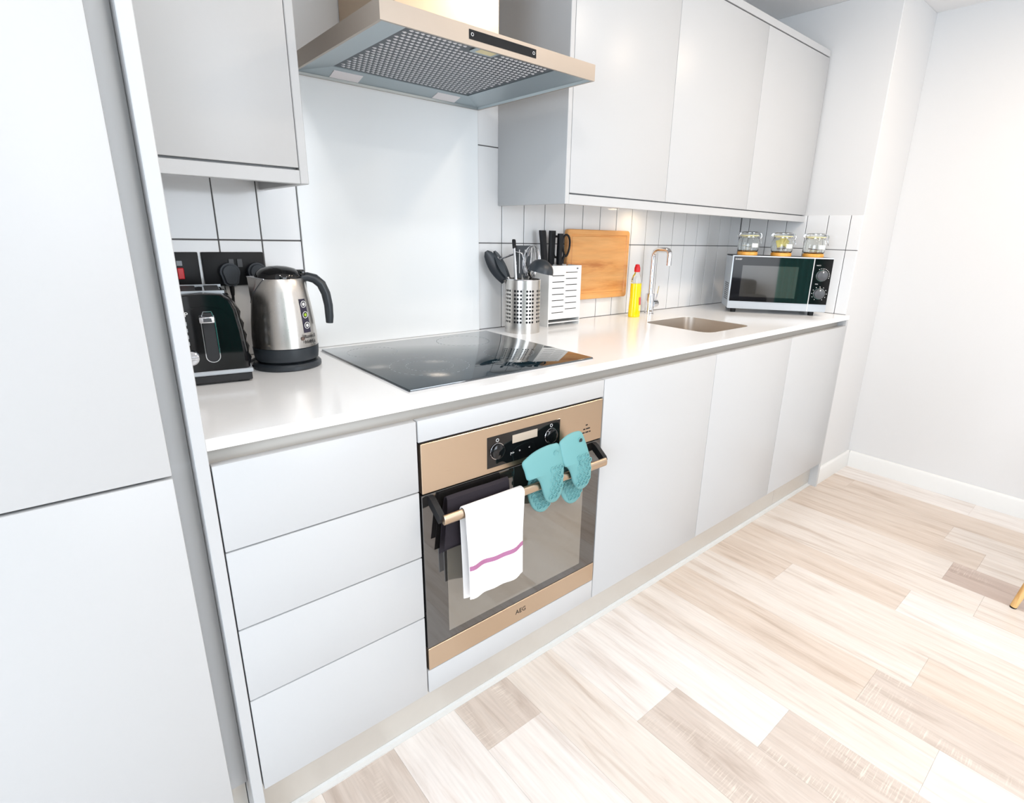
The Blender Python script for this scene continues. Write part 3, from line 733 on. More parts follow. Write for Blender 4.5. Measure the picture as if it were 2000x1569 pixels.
# ------------------------------------------------------------------ utensil crock with utensils
CX, CY = .728, .534
t = thing('utensil_holder', 'round perforated steel utensil pot on the worktop right of the hob', 'utensil pot', (CX, CY, ZW))
CR, CH = .0635, .19
bm = NB(); NC, NR = 36, 9; z0, z1 = .035, .158
def cp_(a, z): return bm.verts.new((CR*math.cos(a), CR*math.sin(a), z))
da = 2*PI/NC; dz = (z1-z0)/NR
for c in range(NC):
    for rw in range(NR):
        a, z = c*da, z0+rw*dz
        if c % 4 == 3:
            bm.faces.new((cp_(a, z), cp_(a+da, z), cp_(a+da, z+dz), cp_(a, z+dz))); continue
        ca, cz = a+da/2, z+dz/2; hr = .0043
        O = [(a+da, cz), (a+da, z+dz), (ca, z+dz), (a, z+dz), (a, cz), (a, z), (ca, z), (a+da, z)]
        ov = [cp_(*q) for q in O]; iv = [cp_(ca+hr/CR*math.cos(PI/4*i), cz+hr*math.sin(PI/4*i)) for i in range(8)]
        for i in range(8): bm.faces.new((ov[i], ov[(i+1) % 8], iv[(i+1) % 8], iv[i]))
bmesh.ops.remove_doubles(bm, verts=bm.verts, dist=1e-5)
lathe(bm, [(0, .004), (CR-.003, .004), (CR-.003, 0), (CR, 0), (CR, z0)], NC*2); lathe(bm, [(CR, z1), (CR, CH), (CR-.0012, CH), (CR-.0012, z1)], NC*2)
obj('pot_wall', bm, 'steelv', t, world=False)
bm = NB(); tube(bm, [(CR*math.cos(2*PI*i/48), CR*math.sin(2*PI*i/48), CH) for i in range(48)], .0018, 8, closed=True); obj('rolled_rim', bm, 'chrome', t, world=False)
bm = NB(); lathe(bm, [(0, .0045), (CR-.006, .0045), (CR-.006, .175), (CR-.0075, .175), (CR-.0075, .006), (0, .006)], 36); obj('shade_liner', bm, 'blackm', t, world=False)  # added dark sleeve standing in for the shade seen through the holes
IR = Vector((rt.x, rt.y, 0)); TC = Vector((-.63, -.77, 0))   # across and towards the viewer as the tools lean
def P3(a, b, z): return Vector((CX, CY, ZW)) + IR*a + TC*b + Vector((0, 0, z))
UG = 'kitchen utensils standing in the steel pot'
def spoon(name, lb, tip, foot, wd, ln, slot=False, face=None):
    t = thing(name, lb, 'utensil', foot, 0, UG)
    ax = (tip-foot).normalized(); f = (face or TC).normalized(); f = (f-ax*f.dot(ax)).normalized(); sd = ax.cross(f)
    bm = NB(); N, K = 10, 12; gr = []
    for i in range(N+1):
        s = i/N; c0 = tip-ax*ln*(1-s); hw = wd*max(.12, math.sin(PI*(.08+.92*s)**.8 if s < 1 else .0)) if 0 else wd*(.25+.75*math.sin(PI*min(1, .12+.80*s)))*(1 if s < .9 else math.sqrt(max(0.05, 1-((s-.9)/.1)**2*.75)))
        gr.append([c0+sd*hw*q+f*(.010*(q*q-1)*math.sin(PI*min(1, .1+.8*s))) for q in (-1, -.66, -.33, 0, .33, .66, 1)])
    vf = [[bm.verts.new(p_) for p_ in row] for row in gr]; vb = [[bm.verts.new(p_-f*.0022) for p_ in row] for row in gr]
    for i in range(N):
        for k in range(6):
            if slot and 2 <= i <= 7 and k in (1, 4): continue
            bm.faces.new((vf[i][k], vf[i][k+1], vf[i+1][k+1], vf[i+1][k])); bm.faces.new((vb[i][k+1], vb[i][k], vb[i+1][k], vb[i+1][k+1]))
        for k in (0, 6): bm.faces.new((vf[i][k], vf[i+1][k], vb[i+1][k], vb[i][k]))
    for i in (0, N):
        for k in range(6): bm.faces.new((vf[i][k], vf[i][k+1], vb[i][k+1], vb[i][k]))
    bmesh.ops.recalc_face_normals(bm, faces=bm.faces)
    obj('head', bm, 'nylon', t)
    bm = NB(); tube(bm, [tip-ax*ln*.95, tip-ax*(ln+.03), foot+ax*.02, foot], [.005, .0045, .0045, .005], 8); obj('handle', bm, 'steelv', t)
spoon('serving_spoon', 'dark nylon serving spoon leaning far left in the steel pot', P3(-.132, .0, .283), P3(.045, -.01, .011), .029, .125, face=IR*.5+TC+Vector((0, 0, .4)))
spoon('slotted_spoon', 'dark nylon slotted spoon leaning left in the pot behind the serving spoon', P3(-.104, -.03, .284), P3(.045, .012, .011), .022, .11, True, face=IR*.9+TC*.6)
# ladle: bowl turned down to the right
lt = P3(.068, .02, .245); lf = P3(-.03, .0, .011)
t = thing('ladle', 'dark nylon ladle with round bowl hanging over the right of the steel pot', 'utensil', lf, 0, UG)
bm = NB(); seg = 24; ax = (Vector((0, 0, 1))+IR*.22).normalized(); e1 = ax.orthogonal().normalized(); e2 = ax.cross(e1); rings = []
for r0 in (.046, .0442):
    for i in range(8):
        th = PI/2*i/7; rings.append([lt-ax*.03+ax*(r0*math.sin(th))+(e1*math.cos(2*PI*k/seg)+e2*math.sin(2*PI*k/seg))*r0*max(.002, math.cos(th)) for k in range(seg)])
rv = [[bm.verts.new(q) for q in rr] for rr in rings]
for base in (0, 8):
    for i in range(7):
        for k in range(seg): bm.faces.new((rv[base+i][k], rv[base+i][(k+1) % seg], rv[base+i+1][(k+1) % seg], rv[base+i+1][k]))
    bm.faces.new(rv[base+7])
for k in range(seg): bm.faces.new((rv[0][k], rv[0][(k+1) % seg], rv[8][(k+1) % seg], rv[8][k]))
bmesh.ops.recalc_face_normals(bm, faces=bm.faces); obj('bowl', bm, 'nylon', t)
bm = NB(); tube(bm, [lt-ax*.03-IR*.04, P3(.025, .01, .2), P3(.0, .0, .12), lf], [.005, .0055, .005, .005], 8); obj('handle', bm, 'steelv', t)
# whisk
wt_, wf = P3(.035, -.02, .305), P3(.0, .005, .011)
t = thing('whisk', 'balloon whisk of thin steel wires at the back of the steel pot', 'utensil', wf, 0, UG)
ax = (wt_-wf).normalized(); e1 = ax.orthogonal().normalized(); e2 = ax.cross(e1); bm = NB()
bs = wt_-ax*.125
for k in range(6):
    dd = e1*math.cos(PI*k/6)+e2*math.sin(PI*k/6); pts = []
    for i in range(21):
        s = -1+2*i/20; h = 1-abs(s)**1.7; ww = .031*math.sin(PI*min(1, (1-abs(s))*.85+.0))**.75 if abs(s) < 1 else 0
        ww = .032*(abs(s)**.9)*(1-abs(s)**5)*1.6 if 1 else ww
        pts.append(bs+ax*.125*(1-abs(s)**2.2)+dd*math.copysign(min(.031, ww), s))
    tube(bm, pts, .0012, 5)
obj('wires', bm, 'chrome', t)
bm = NB(); tube(bm, [bs+ax*.006, bs-ax*.02, wf], [.0055, .006, .0055], 10); obj('handle', bm, 'steelv', t)
# turner
tt, tf = P3(-.004, -.05, .3), P3(.0, .02, .011)
t = thing('turner', 'flat dark nylon turner standing upright behind the whisk', 'utensil', tf, 0, UG)
ax = (tt-tf).normalized(); sd = (IR-ax*IR.dot(ax)).normalized(); fn = ax.cross(sd); bm = NB()
for a, b, s0, s1 in ((-.03, -.012, .0, .085), (-.009, .009, .0, .085), (.012, .03, .0, .085), (-.03, .03, -.016, 0), (-.03, .03, .085, .1)):
    q = [tt-ax*(.095-s)+sd*x for x, s in ((a, s0), (b, s0), (b, s1), (a, s1))]
    v0 = [bm.verts.new(p_) for p_ in q]; v1 = [bm.verts.new(p_+fn*.002) for p_ in q]
    bm.faces.new(v0); bm.faces.new(v1[::-1]); [bm.faces.new((v0[i], v1[i], v1[(i+1) % 4], v0[(i+1) % 4])) for i in range(4)]
bmesh.ops.recalc_face_normals(bm, faces=bm.faces); obj('blade', bm, 'nylon', t)
bm = NB(); tube(bm, [tt-ax*.1, tf], .0045, 8); obj('handle', bm, 'steelv', t)
# can opener
ot, of = P3(-.035, -.03, .325), P3(-.012, .03, .011)
t = thing('can_opener', 'steel can opener with a black tip rising at the left of the pot', 'utensil', of, 0, UG)
ax = (ot-of).normalized(); sd = (IR-ax*IR.dot(ax)).normalized(); fn = ax.cross(sd)
bm = NB(); tube(bm, [ot-ax*.032, ot-ax*.004, ot], [.0075, .008, .006], 10, flat=.6); obj('grip', bm, 'black', t)
bm = NB(); tube(bm, [ot-ax*.03, ot-ax*.1, of], [.005, .006, .005], 8); tube(bm, [ot-ax*.06-sd*.055-ax*.008, ot-ax*.05], [.003, .004], 8); tube(bm, [ot-ax*.045+sd*.004, ot-ax*.05+sd*.026, ot-ax*.13+sd*.044], [.003, .003, .003], 8)
obj('frame', bm, 'chrome', t)

# ------------------------------------------------------------------ knife block, knives, scissors
BX0, BX1, BY0, BY1, BH = .866, 1.038, .548, .63, .232
t = thing('knife_block', 'white slotted metal knife block against the tiles right of the utensil pot', 'knife block', ((BX0+BX1)/2, (BY0+BY1)/2, ZW))
bm = NB(); z0, z1 = ZW+.028, ZW+BH
box(bm, BX0, BX0+.003, BY0, BY1, ZW, z1); box(bm, BX1-.003, BX1, BY0, BY1, ZW, z1); box(bm, BX0+.003, BX1-.003, BY1-.003, BY1, ZW+.01, z1); box(bm, BX0+.003, BX1-.003, BY0+.002, BY1-.003, ZW+.012, ZW+.016)
obj('shell', bm, 'white', t)
# front plate with two staggered columns of slots
bm = NB(); slots = []
for i in range(7): slots.append((BX0+.02, BX0+.082, ZW+.062+i*.0235))
cols = [(BX0+.003, BX0+.018), (BX0+.018, BX0+.082), (BX0+.082, BX0+.0885), (BX0+.0885, BX0+.152), (BX0+.152, BX1-.003)]
for ci, (a, b) in enumerate(cols):
    if ci in (1, 3):
        zz = z0; off = .0 if ci == 1 else .0115
        for i in range(7):
            s = ZW+.052+off+i*.0235; box(bm, a, b, BY0, BY0+.003, zz, s); zz = s+.0032
        box(bm, a, b, BY0, BY0+.003, zz, z1)
    else: box(bm, a, b, BY0, BY0+.003, z0, z1)
obj('front_plate', bm, 'white', t)
B('backing', 'blackm', t, BX0+.004, BX1-.004, BY0+.012, BY0+.014, z0, z1-.03)
B('emblem', 'greyk', t, BX1-.026, BX1-.018, BY0-.0006, BY0+.001, z1-.014, z1-.009)
KG = 'knives in the white block'
def knife(x, y, top, lean, wd, lb, gx=0):
    t = thing('kitchen_knife', lb, 'knife', (x, y, ZW+.05), 0, KG)
    zb = ZW+BH+.002
    bm = NB(); h = top-zb
    sec = []
    for s, k in ((0, .82), (.06, .9), (.3, 1.0), (.6, .94), (.93, 1.06), (1.0, .98)):
        z = zb+h*s; xx = x+lean*s
        sec.append([bm.verts.new((xx+wd/2*k*a, y+.0085*b, z)) for a, b in ((-1, -.6), (-.75, -1), (.75, -1), (1, -.6), (1, .6), (.75, 1), (-.75, 1), (-1, .6))])
    for A, Bq in zip(sec, sec[1:]):
        for i in range(8): bm.faces.new((A[i], A[(i+1) % 8], Bq[(i+1) % 8], Bq[i]))
    bm.faces.new(sec[0]); bm.faces.new(sec[-1]); bmesh.ops.recalc_face_normals(bm, faces=bm.faces); obj('handle', bm, 'black', t)
    B('blade', 'chrome', t, x-wd*.4, x+wd*.4, y-.001, y+.001, ZW+.05, zb)
knife(.889, .6, 1.2885, -.016, .026, 'black-handled kitchen knife, leftmost in the white block behind the whisk')
knife(.921, .6, 1.2885, .003, .027, 'black-handled kitchen knife standing second from left in the white block')
knife(.944, .58, 1.2785, .004, .0195, 'shorter black-handled kitchen knife in front of the scissors')
t = thing('scissors', 'black-handled scissors with two loop grips in the white knife block', 'scissors', (.968, .605, ZW+.06))
bm = NB()
for sx, ex, ez, cz in ((.957, .0195, .04, 1.228), (1.0105, .0195, .041, 1.234)):
    tube(bm, [(sx+ex*math.cos(2*PI*i/22)*(1-.25*math.sin(2*PI*i/22)*-1), .612, cz+ez*math.sin(2*PI*i/22)) for i in range(22)], .0042, 8, closed=True)
tube(bm, [(.962, .612, 1.19), (.972, .612, 1.176), (.98, .612, 1.163)], [.005, .006, .006], 8); tube(bm, [(1.002, .612, 1.196), (.993, .612, 1.178), (.984, .612, 1.163)], [.005, .006, .006], 8)
obj('grips', bm, 'black', t)
B('blades', 'chrome', t, .972, .993, .6105, .6135, ZW+.06, 1.165)

# ------------------------------------------------------------------ chopping board on the wall
t = thing('chopping_board', 'rectangular wooden chopping board with a juice groove hanging on the tiles', 'chopping board', (1.225, W, 1.012))
bx0, bx1, bz0, bz1, by0, by1 = 1.030, 1.412, 1.0125, 1.2975, W-.0245, W-.0035
out = rrect(bx0, bx1, bz0, bz1, .014, 4)
def rr_(off): return rrect(bx0+off, bx1-off, bz0+off, bz1-off, max(.003, .014-off), 4)
bm = NB(); rs = []
for off, y in ((.003, by1), (0, by1-.003), (0, by0+.003), (.003, by0), (.019, by0), (.0215, by0+.0035), (.0255, by0+.0035), (.028, by0)):
    rs.append([bm.verts.new((a, y, b)) for a, b in rr_(off)])
for A, Bq in zip(rs, rs[1:]):
    for i in range(len(A)): bm.faces.new((A[i], A[(i+1) % len(A)], Bq[(i+1) % len(A)], Bq[i]))
bm.faces.new(rs[0]); bm.faces.new(rs[-1]); bmesh.ops.recalc_face_normals(bm, faces=bm.faces)
obj('board', bm, 'board', t)
bm = NB(); cyl(bm, (1.22, by1, 1.25), (1.22, W, 1.25), .006); obj('wall_hook', bm, 'black', t)

# ------------------------------------------------------------------ washing-up bottle
t = thing('soap_bottle', 'clear washing-up liquid bottle filled yellow, with a red cap, near the tap', 'bottle', (1.395, .556, ZW))
def oval(bm, prof, c, fx, fy, seg=28):
    n0 = len(bm.verts); lathe(bm, prof, seg); bm.verts.ensure_lookup_table()
    for v in bm.verts[n0:]: v.co.x *= fx; v.co.y *= fy
bm = NB(); oval(bm, [(0, 0), (.029, 0), (.032, .004), (.031, .05), (.028, .095), (.029, .12), (.0285, .148), (.0, .148)], 0, 1, .72); obj('liquid', bm, 'soap', t, world=False)
bm = NB(); oval(bm, [(.0285, .1485), (.0265, .165), (.02, .182), (.0135, .19), (.0105, .2), (.0, .2)], 0, 1, .72); obj('clear_neck', bm, 'plastic', t, world=False)
bm = NB(); lathe(bm, [(0, .197), (.0125, .197), (.013, .2), (.013, .214), (.011, .22), (.0085, .229), (.0, .231)], 20); obj('cap', bm, 'red', t, world=False)
def opatch(name, mat, a0, a1, z0, z1):
    bm = NB(); N = 5; g2 = []
    for z in (z0, z1):
        r = interp([(0, .032), (.05, .031), (.095, .028), (.12, .029), (.15, .0285)], z)+.0007
        g2.append([bm.verts.new((r*math.cos(a0+(a1-a0)*i/N), (r)*.72*math.sin(a0+(a1-a0)*i/N)-.0003, z)) for i in range(N+1)])
    for i in range(N): bm.faces.new((g2[0][i], g2[0][i+1], g2[1][i+1], g2[1][i]))
    obj(name, bm, mat, t, world=False)
opatch('label', 'label', -1.55, -.75, .055, .088); opatch('label', 'cream', -1.5, -.85, .028, .053)

# ------------------------------------------------------------------ tap
TPX, TPY = 1.530, .578
t = thing('mixer_tap', 'slim chrome mixer tap with a square-bent spout behind the sink', 'tap', (TPX, TPY, ZW))
bm = NB(); lathe(bm, [(0, 0), (.0225, 0), (.0225, .004), (.0205, .006), (.0205, .092), (.0185, .096), (0, .096)], 28); obj('body', bm, 'chrome', t, world=False)
sp = [(0, 0, .09), (0, 0, .18), (0, 0, .262)]+[(0, -(.03-.03*math.cos(a)), .262+.03*math.sin(a)) for a in (PI/8, PI/4, 3*PI/8, PI/2)]+[(0, -.05, .292), (0, -.07, .292)]+[(0, -.07-.018*math.sin(a), .274+.018*math.cos(a)) for a in (PI/6, PI/3, PI/2)]+[(0, -.088, .25), (0, -.088, .226)]
bm = NB(); tube(bm, sp, .0115, 16); obj('spout', bm, 'chrome', t, world=False)
bm = NB(); tube(bm, [(.018, 0, .046), (.05, 0, .046)], [.0165, .0165], 20); lv = obj('valve', bm, 'chrome', t, world=False)
bm = NB(); tube(bm, [(.044, 0, .06), (.05, -.004, .1), (.054, -.006, .128)], [.0035, .003, .0028], 8); obj('lever', bm, 'chrome', t, world=False)

# ------------------------------------------------------------------ microwave
MA = math.atan2(-.357, .285)
t = thing('microwave', 'silver and black microwave oven set diagonally in the far corner of the worktop', 'microwave', (1.933, .413, ZW), MA)
MWW, MD, Z0, Z1 = .456, .205, .0201, .2735
obj('casing', box(NB(), .002, MWW-.002, .016, MD, Z0, Z1-.004, .002), 'silver', t, world=False)
obj('top_cover', box(NB(), .001, MWW-.001, .02, MD+.001, Z1-.004, Z1, .001), 'black', t, world=False)
obj('front_frame', box(NB(), 0, MWW, 0, .0165, Z0, Z1+.0005, .003, 2), 'silver', t, world=False)
d = obj('door', box(NB(), .006, .368, -.006, 0, .057, Z1-.005, .001), mirror_glass('microwave_door_glass', rgb(22, 22, 24), 2.0), t, world=False)
obj('window', box(NB(), .05, .305, -.0066, -.0055, .08, .228), mirror_glass('microwave_window', rgb(62, 60, 56), 2.7), d, world=False)
text('lettering', 'SHARP', .0105, 'whitep', d, (.012, -.0064, Z1-.018), (1, 0, 0), (0, 0, 1), 'LEFT', world=False)
c = obj('control_panel', box(NB(), .374, .4535, -.005, 0, .057, Z1-.005, .001), 'blackg', t, world=False)
for kz in (.192, .108):
    bm = NB(); tube(bm, [(.413, -.005, kz), (.413, -.018, kz), (.413, -.0195, kz)], [.0245, .0225, .02], 28); k = obj('knob', bm, 'greyk', c, world=False)
    bm = NB(); tube(bm, [(.413+.0255*math.cos(2*PI*i/32), -.0055, kz+.0255*math.sin(2*PI*i/32)) for i in range(32)], .0016, 6, closed=True); obj('knob_ring', bm, 'chrome', c, world=False)
    bm = NB()
    for i in range(11):
        a = PI*.5-2.6+5.2*i/10 if kz < .15 else PI*.5-1.9+2.4*i/10
        cx, cz = .413+.0325*math.cos(a), kz+.0325*math.sin(a); box(bm, cx-.0014, cx+.0014, -.0056, -.0048, cz-.0014, cz+.0014)
    box(bm, .411, .415, -.0205, -.019, kz+.013, kz+.02)
    obj('scale_marks', bm, 'whitep', c, world=False)
text('lettering', 'WATT', .007, 'whitep', c, (.392, -.0054, .238), (1, 0, 0), (0, 0, 1), world=False)
text('lettering', 'MIN', .007, 'whitep', c, (.395, -.0054, .152), (1, 0, 0), (0, 0, 1), world=False)
bm = NB()
for i in range(7):
    for j in range(9): box(bm, .0012, .0022, .04+i*.017, .046+i*.017, .058+j*.0095, .063+j*.0095)
obj('side_vent', bm, 'blackm', t, world=False)
obj('door_seam', box(NB(), .3695, .3725, -.0015, .001, Z0+.002, Z1-.003), 'white', t, world=False)
for fx, fy in ((.035, .03), (.4, .03), (.035, MD-.03), (.4, MD-.03)):
    bm = NB(); cyl(bm, (fx, fy, 0), (fx, fy, .0205), .013, .014, 16); obj('foot', bm, 'black', t, world=False)

# ------------------------------------------------------------------ clip-top jars on the microwave
JZ = ZW+Z1+.0003
def jar(tp, dd, lb, pull):
    c = (1.933+tp*.285+dd*.781, .413-tp*.357+dd*.624)
    t = thing('storage_jar', lb, 'jar', (c[0], c[1], JZ), pull, 'clip-top jars on the microwave')
    bm = NB(); lathe(bm, [(0, 0), (.0455, 0), (.047, .002), (.047, .014), (.045, .016), (0, .016)], 32); obj('wooden_base', bm, 'bamboo', t, world=False)
    bm = NB(); pr = [(0, .0165), (.043, .0165), (.0475, .022), (.0505, .045), (.049, .066), (.0435, .079), (.041, .083), (.0415, .09)]
    lathe(bm, pr+[(.039, .09), (.0385, .083), (.041, .078), (.0465, .065), (.048, .045), (.045, .024), (.04, .0195), (0, .0195)], 40); obj('glass_body', bm, 'clear', t, world=False)
    bm = NB(); lathe(bm, [(.042, .0902), (.044, .0905), (.044, .0935), (.042, .094)], 36); lathe(bm, [(.042, .094), (.039, .094), (.039, .0902), (.042, .0902)], 36); obj('rubber_ring', bm, 'cream', t, world=False)
    bm = NB(); lathe(bm, [(0, .0942), (.0445, .0942), (.0455, .0975), (.0445, .102), (.041, .1065), (.033, .1095), (.0, .111)], 36); obj('lid', bm, 'clear', t, world=False)
    bm = NB(); n = 40
    tube(bm, [(.0452*math.cos(2*PI*i/n), .0452*math.sin(2*PI*i/n), .0855) for i in range(n)], .0011, 6, closed=True)
    tube(bm, [(.046*math.cos(2*PI*i/n), .046*math.sin(2*PI*i/n), .1045) for i in range(n)], .0011, 6, closed=True)
    for s in (-1, 1):
        tube(bm, [(.0455, .012*s, .1045), (.053, .012*s, .098), (.055, .01*s, .086), (.05, .01*s, .08)], .0012, 6)
        tube(bm, [(-.0455, .012*s, .1045), (-.052, .013*s, .095), (-.05, .014*s, .0855), (-.0455, .014*s, .0855)], .0012, 6)
    tube(bm, [(.05, 0, .088), (.056, 0, .075), (.06, 0, .055)], [.0022, .0028, .002], 8)
    obj('wire_clip', bm, 'chrome', t, world=False)
    la = math.atan2(-.77, -.63)+.28-pull; bm = NB(); g2 = []
    for z in (.038, .056): g2.append([bm.verts.new((.0512*math.cos(la-.32+.64*i/6), .0512*math.sin(la-.32+.64*i/6), z)) for i in range(7)])
    for i in range(6): bm.faces.new((g2[0][i], g2[0][i+1], g2[1][i+1], g2[1][i]))
    obj('paper_label', bm, 'paper', t, world=False)
    return c
JP = [jar(.165, .062, 'clip-top glass jar with white sachets, left end of the microwave top', MA+.1),
      jar(.505, .062, 'clip-top glass jar with yellow tea bags, middle of the microwave top', MA),
      jar(.825, .062, 'clip-top glass jar with brown and cream sachets, right end of the microwave top', MA-.1)]
def sachets(c, n, mats, lb, nm, cat, grp, zmax):
    for i in range(n):
        z = JZ+.0200+(zmax-.02)*i/max(1, n-1); a = random.random()*6.28; rr = .010*random.random()
        mt = mats[i % len(mats)]
        bm = box(NB(), -.02, .02, -.013, .013, 0, .0035, .0012)
        for v in bm.verts: v.co.z += (.0015 if abs(v.co.x) < .01 else 0)
        o = obj(nm, bm, mt); o.location = (c[0]+rr*math.cos(a), c[1]+rr*math.sin(a), z); o.rotation_euler = (random.uniform(-.12, .12), random.uniform(-.12, .12), a*2)
        pos = ('lowest', 'topmost') if n == 2 else ('lowest', 'middle', 'topmost') if n == 3 else ('lowest', 'second lowest', 'second highest', 'topmost')
        tag(o, pos[i]+' '+lb, cat, grp)
sachets(JP[0], 4, ['paper'], 'of the white paper sachets lying in the left glass jar', 'sachet', 'sachet', 'white sachets in the left jar', .044)
sachets(JP[1], 3, ['brownp', 'paper'], 'of the paper sachets at the bottom of the middle glass jar', 'sachet', 'sachet', 'sachets in the middle jar', .036)
for i in range(3):
    bm = box(NB(), -.017, .017, -.0025, .0025, -.017, .017, .0015); o = obj('tea_bag', bm, 'yellowp')
    o.location = (JP[1][0]-.012+.011*i, JP[1][1]+.006-.009*i, JZ+.060+.004*(i % 2)); o.rotation_euler = (.2*i-.2, .3*(i-1), MA+.4*i)
    tag(o, ('front', 'centre', 'rear')[i]+' yellow tea bag standing in the middle glass jar', 'tea bag', 'tea bags in the middle jar')
sachets(JP[2], 4, ['paper', 'brownp', 'cream', 'brownp'], 'of the brown and cream sachets in the right glass jar', 'sachet', 'sachet', 'sachets in the right jar', .036)

# ------------------------------------------------------------------ cloths and mitts on the oven handle
def cloth(name, path, x0, x1, mat, parent, nx=18, amp=.004, seed=0, thick=.0025, skew=None, ymax=-.0035):
    """path: list of (y, z) from front hem over the bar to back hem"""
    rnd = random.Random(seed); ph = [rnd.random()*6.28 for _ in range(4)]
    bm = NB(); rows = []
    tot = len(path)-1
    for j, (y, z) in enumerate(path):
        row = []
        for i in range(nx+1):
            s = i/nx; x = x0+(x1-x0)*s
            wgt = min(1.0, abs(z-.664)/.12)
            dy = amp*wgt*(math.sin(s*9+ph[0]+z*6)+.6*math.sin(s*17+ph[1]))
            dx = (skew(s, z) if skew else 0)
            row.append(bm.verts.new((x+dx, min(y+dy, ymax), z+.003*wgt*math.sin(s*5+ph[2]))))
        rows.append(row)
    for A, Bq in zip(rows, rows[1:]):
        for i in range(nx): bm.faces.new((A[i], A[i+1], Bq[i+1], Bq[i]))
    bmesh.ops.recalc_face_normals(bm, faces=bm.faces)
    bmesh.ops.solidify(bm, geom=bm.faces[:], thickness=thick)
    return obj(name, bm, mat, parent)
def dense(pts, st=.012):
    out = []
    for (a, b), (c, d_) in zip(pts, pts[1:]):
        n = max(1, int(math.hypot(c-a, d_-b)/st)); out += [(a+(c-a)*i/n, b+(d_-b)*i/n) for i in range(n)]
    return out+[pts[-1]]
over = [(-.0655, .652), (-.0645, .660), (-.0595, .6675), (-.052, .6695), (-.0445, .6675), (-.0395, .660), (-.0385, .652)]
t = thing('tea_towel', 'white tea towel with a thin pink stripe over the oven handle', 'towel', (.165, -.052, .42))
sk_ = lambda s, z: (.664-z)*(.02*(1-s)-.006*s) if z < .664 else 0
cloth('cloth', dense([(-.068, .425), (-.0675, .53)]+over+[(-.0365, .55), (-.038, .412)]), .0785, .2535, 'towel', t, seed=3, skew=sk_)
cloth('stripe', dense([(-.0692, .505), (-.069, .5165)], .004), .0795, .2525, 'stripe', t, seed=3, skew=sk_, thick=.0012)
t = thing('dark_towel', 'dark aubergine cloth tucked behind the oven handle under the white towel', 'towel', (.14, -.02, .54))
sk2 = lambda s, z: (.69-z)*(-.12*(1-s)) if z < .69 else 0
cloth('cloth', dense([(-.030, .56), (-.029, .66), (-.026, .683), (-.019, .69), (-.011, .684), (-.0085, .66), (-.0085, .54)]), .056, .234, 'dark', t, amp=.0015, seed=8, skew=sk2, thick=.002)

m1 = [(.2513, .7314), (.2691, .7416), (.2888, .7487), (.3124, .7537), (.34, .7565), (.3613, .7561), (.3759, .7532), (.3816, .7318), (.3834, .6951), (.3829, .6511), (.3809, .6174), (.367, .5977), (.3449, .5975), (.3263, .6125), (.3129, .6402), (.3034, .6662), (.2943, .6803), (.2805, .69), (.267, .6911), (.2588, .6894), (.2551, .7098)]
b1 = [(.2932, .652), (.292, .6305), (.2979, .6035), (.3128, .5761), (.3349, .5594), (.357, .5579), (.3712, .5748), (.3677, .6141), (.36, .66), (.36, .735), (.29, .73), (.295, .67)]
m2 = [(.3797, .7509), (.3974, .7623), (.4195, .7685), (.4441, .77), (.4619, .7659), (.4712, .7461), (.4801, .7066), (.4877, .6588), (.4879, .6278), (.4791, .6085), (.4593, .6021), (.4408, .6109), (.4218, .635), (.4105, .6639), (.398, .6838), (.3845, .6934), (.3795, .718)]
b2 = [(.4034, .6565), (.4049, .6256), (.4104, .5931), (.4275, .5641), (.4483, .5476), (.4727, .5476), (.4901, .5646), (.4919, .5995), (.475, .66), (.465, .745), (.405, .74), (.405, .68)]
def crom(p, k=4):
    n = len(p); out = []
    for i in range(n):
        a, b, c, d_ = (Vector(p[(i+q) % n]) for q in (-1, 0, 1, 2))
        for j in range(k):
            u = j/k; out.append(tuple(.5*((2*b)+(c-a)*u+(2*a-5*b+4*c-d_)*u*u+(3*b-a-3*c+d_)*u**3)))
    return out
m1, b1, m2, b2 = crom(m1), crom(b1), crom(m2), crom(b2)
def inside(p, poly):
    r = False; n = len(poly)
    for i in range(n):
        (x1, y1), (x2, y2) = poly[i], poly[(i+1) % n]
        if (y1 > p[1]) != (y2 > p[1]) and p[0] < (x2-x1)*(p[1]-y1)/(y2-y1)+x1: r = not r
    return r
def pad(bm, pts, yb, depth, curve):
    cx = sum(a for a, b in pts)/len(pts); cz = sum(b for a, b in pts)/len(pts); rings = []
    for k, y in ((1.0, yb), (1.0, yb-depth*.4), (.97, yb-depth*.75), (.9, yb-depth), (.55, yb-depth-.0015), (.25, yb-depth-.002)):
        rings.append([bm.verts.new((cx+(a-cx)*k, y+curve(cx+(a-cx)*k, cz+(b-cz)*k), cz+(b-cz)*k)) for a, b in pts])
    for A, Bq in zip(rings, rings[1:]):
        for i in range(len(A)): bm.faces.new((A[i], A[(i+1) % len(A)], Bq[(i+1) % len(A)], Bq[i]))
    bm.faces.new(rings[0]); bm.faces.new(rings[-1]); bmesh.ops.recalc_face_normals(bm, faces=bm.faces)
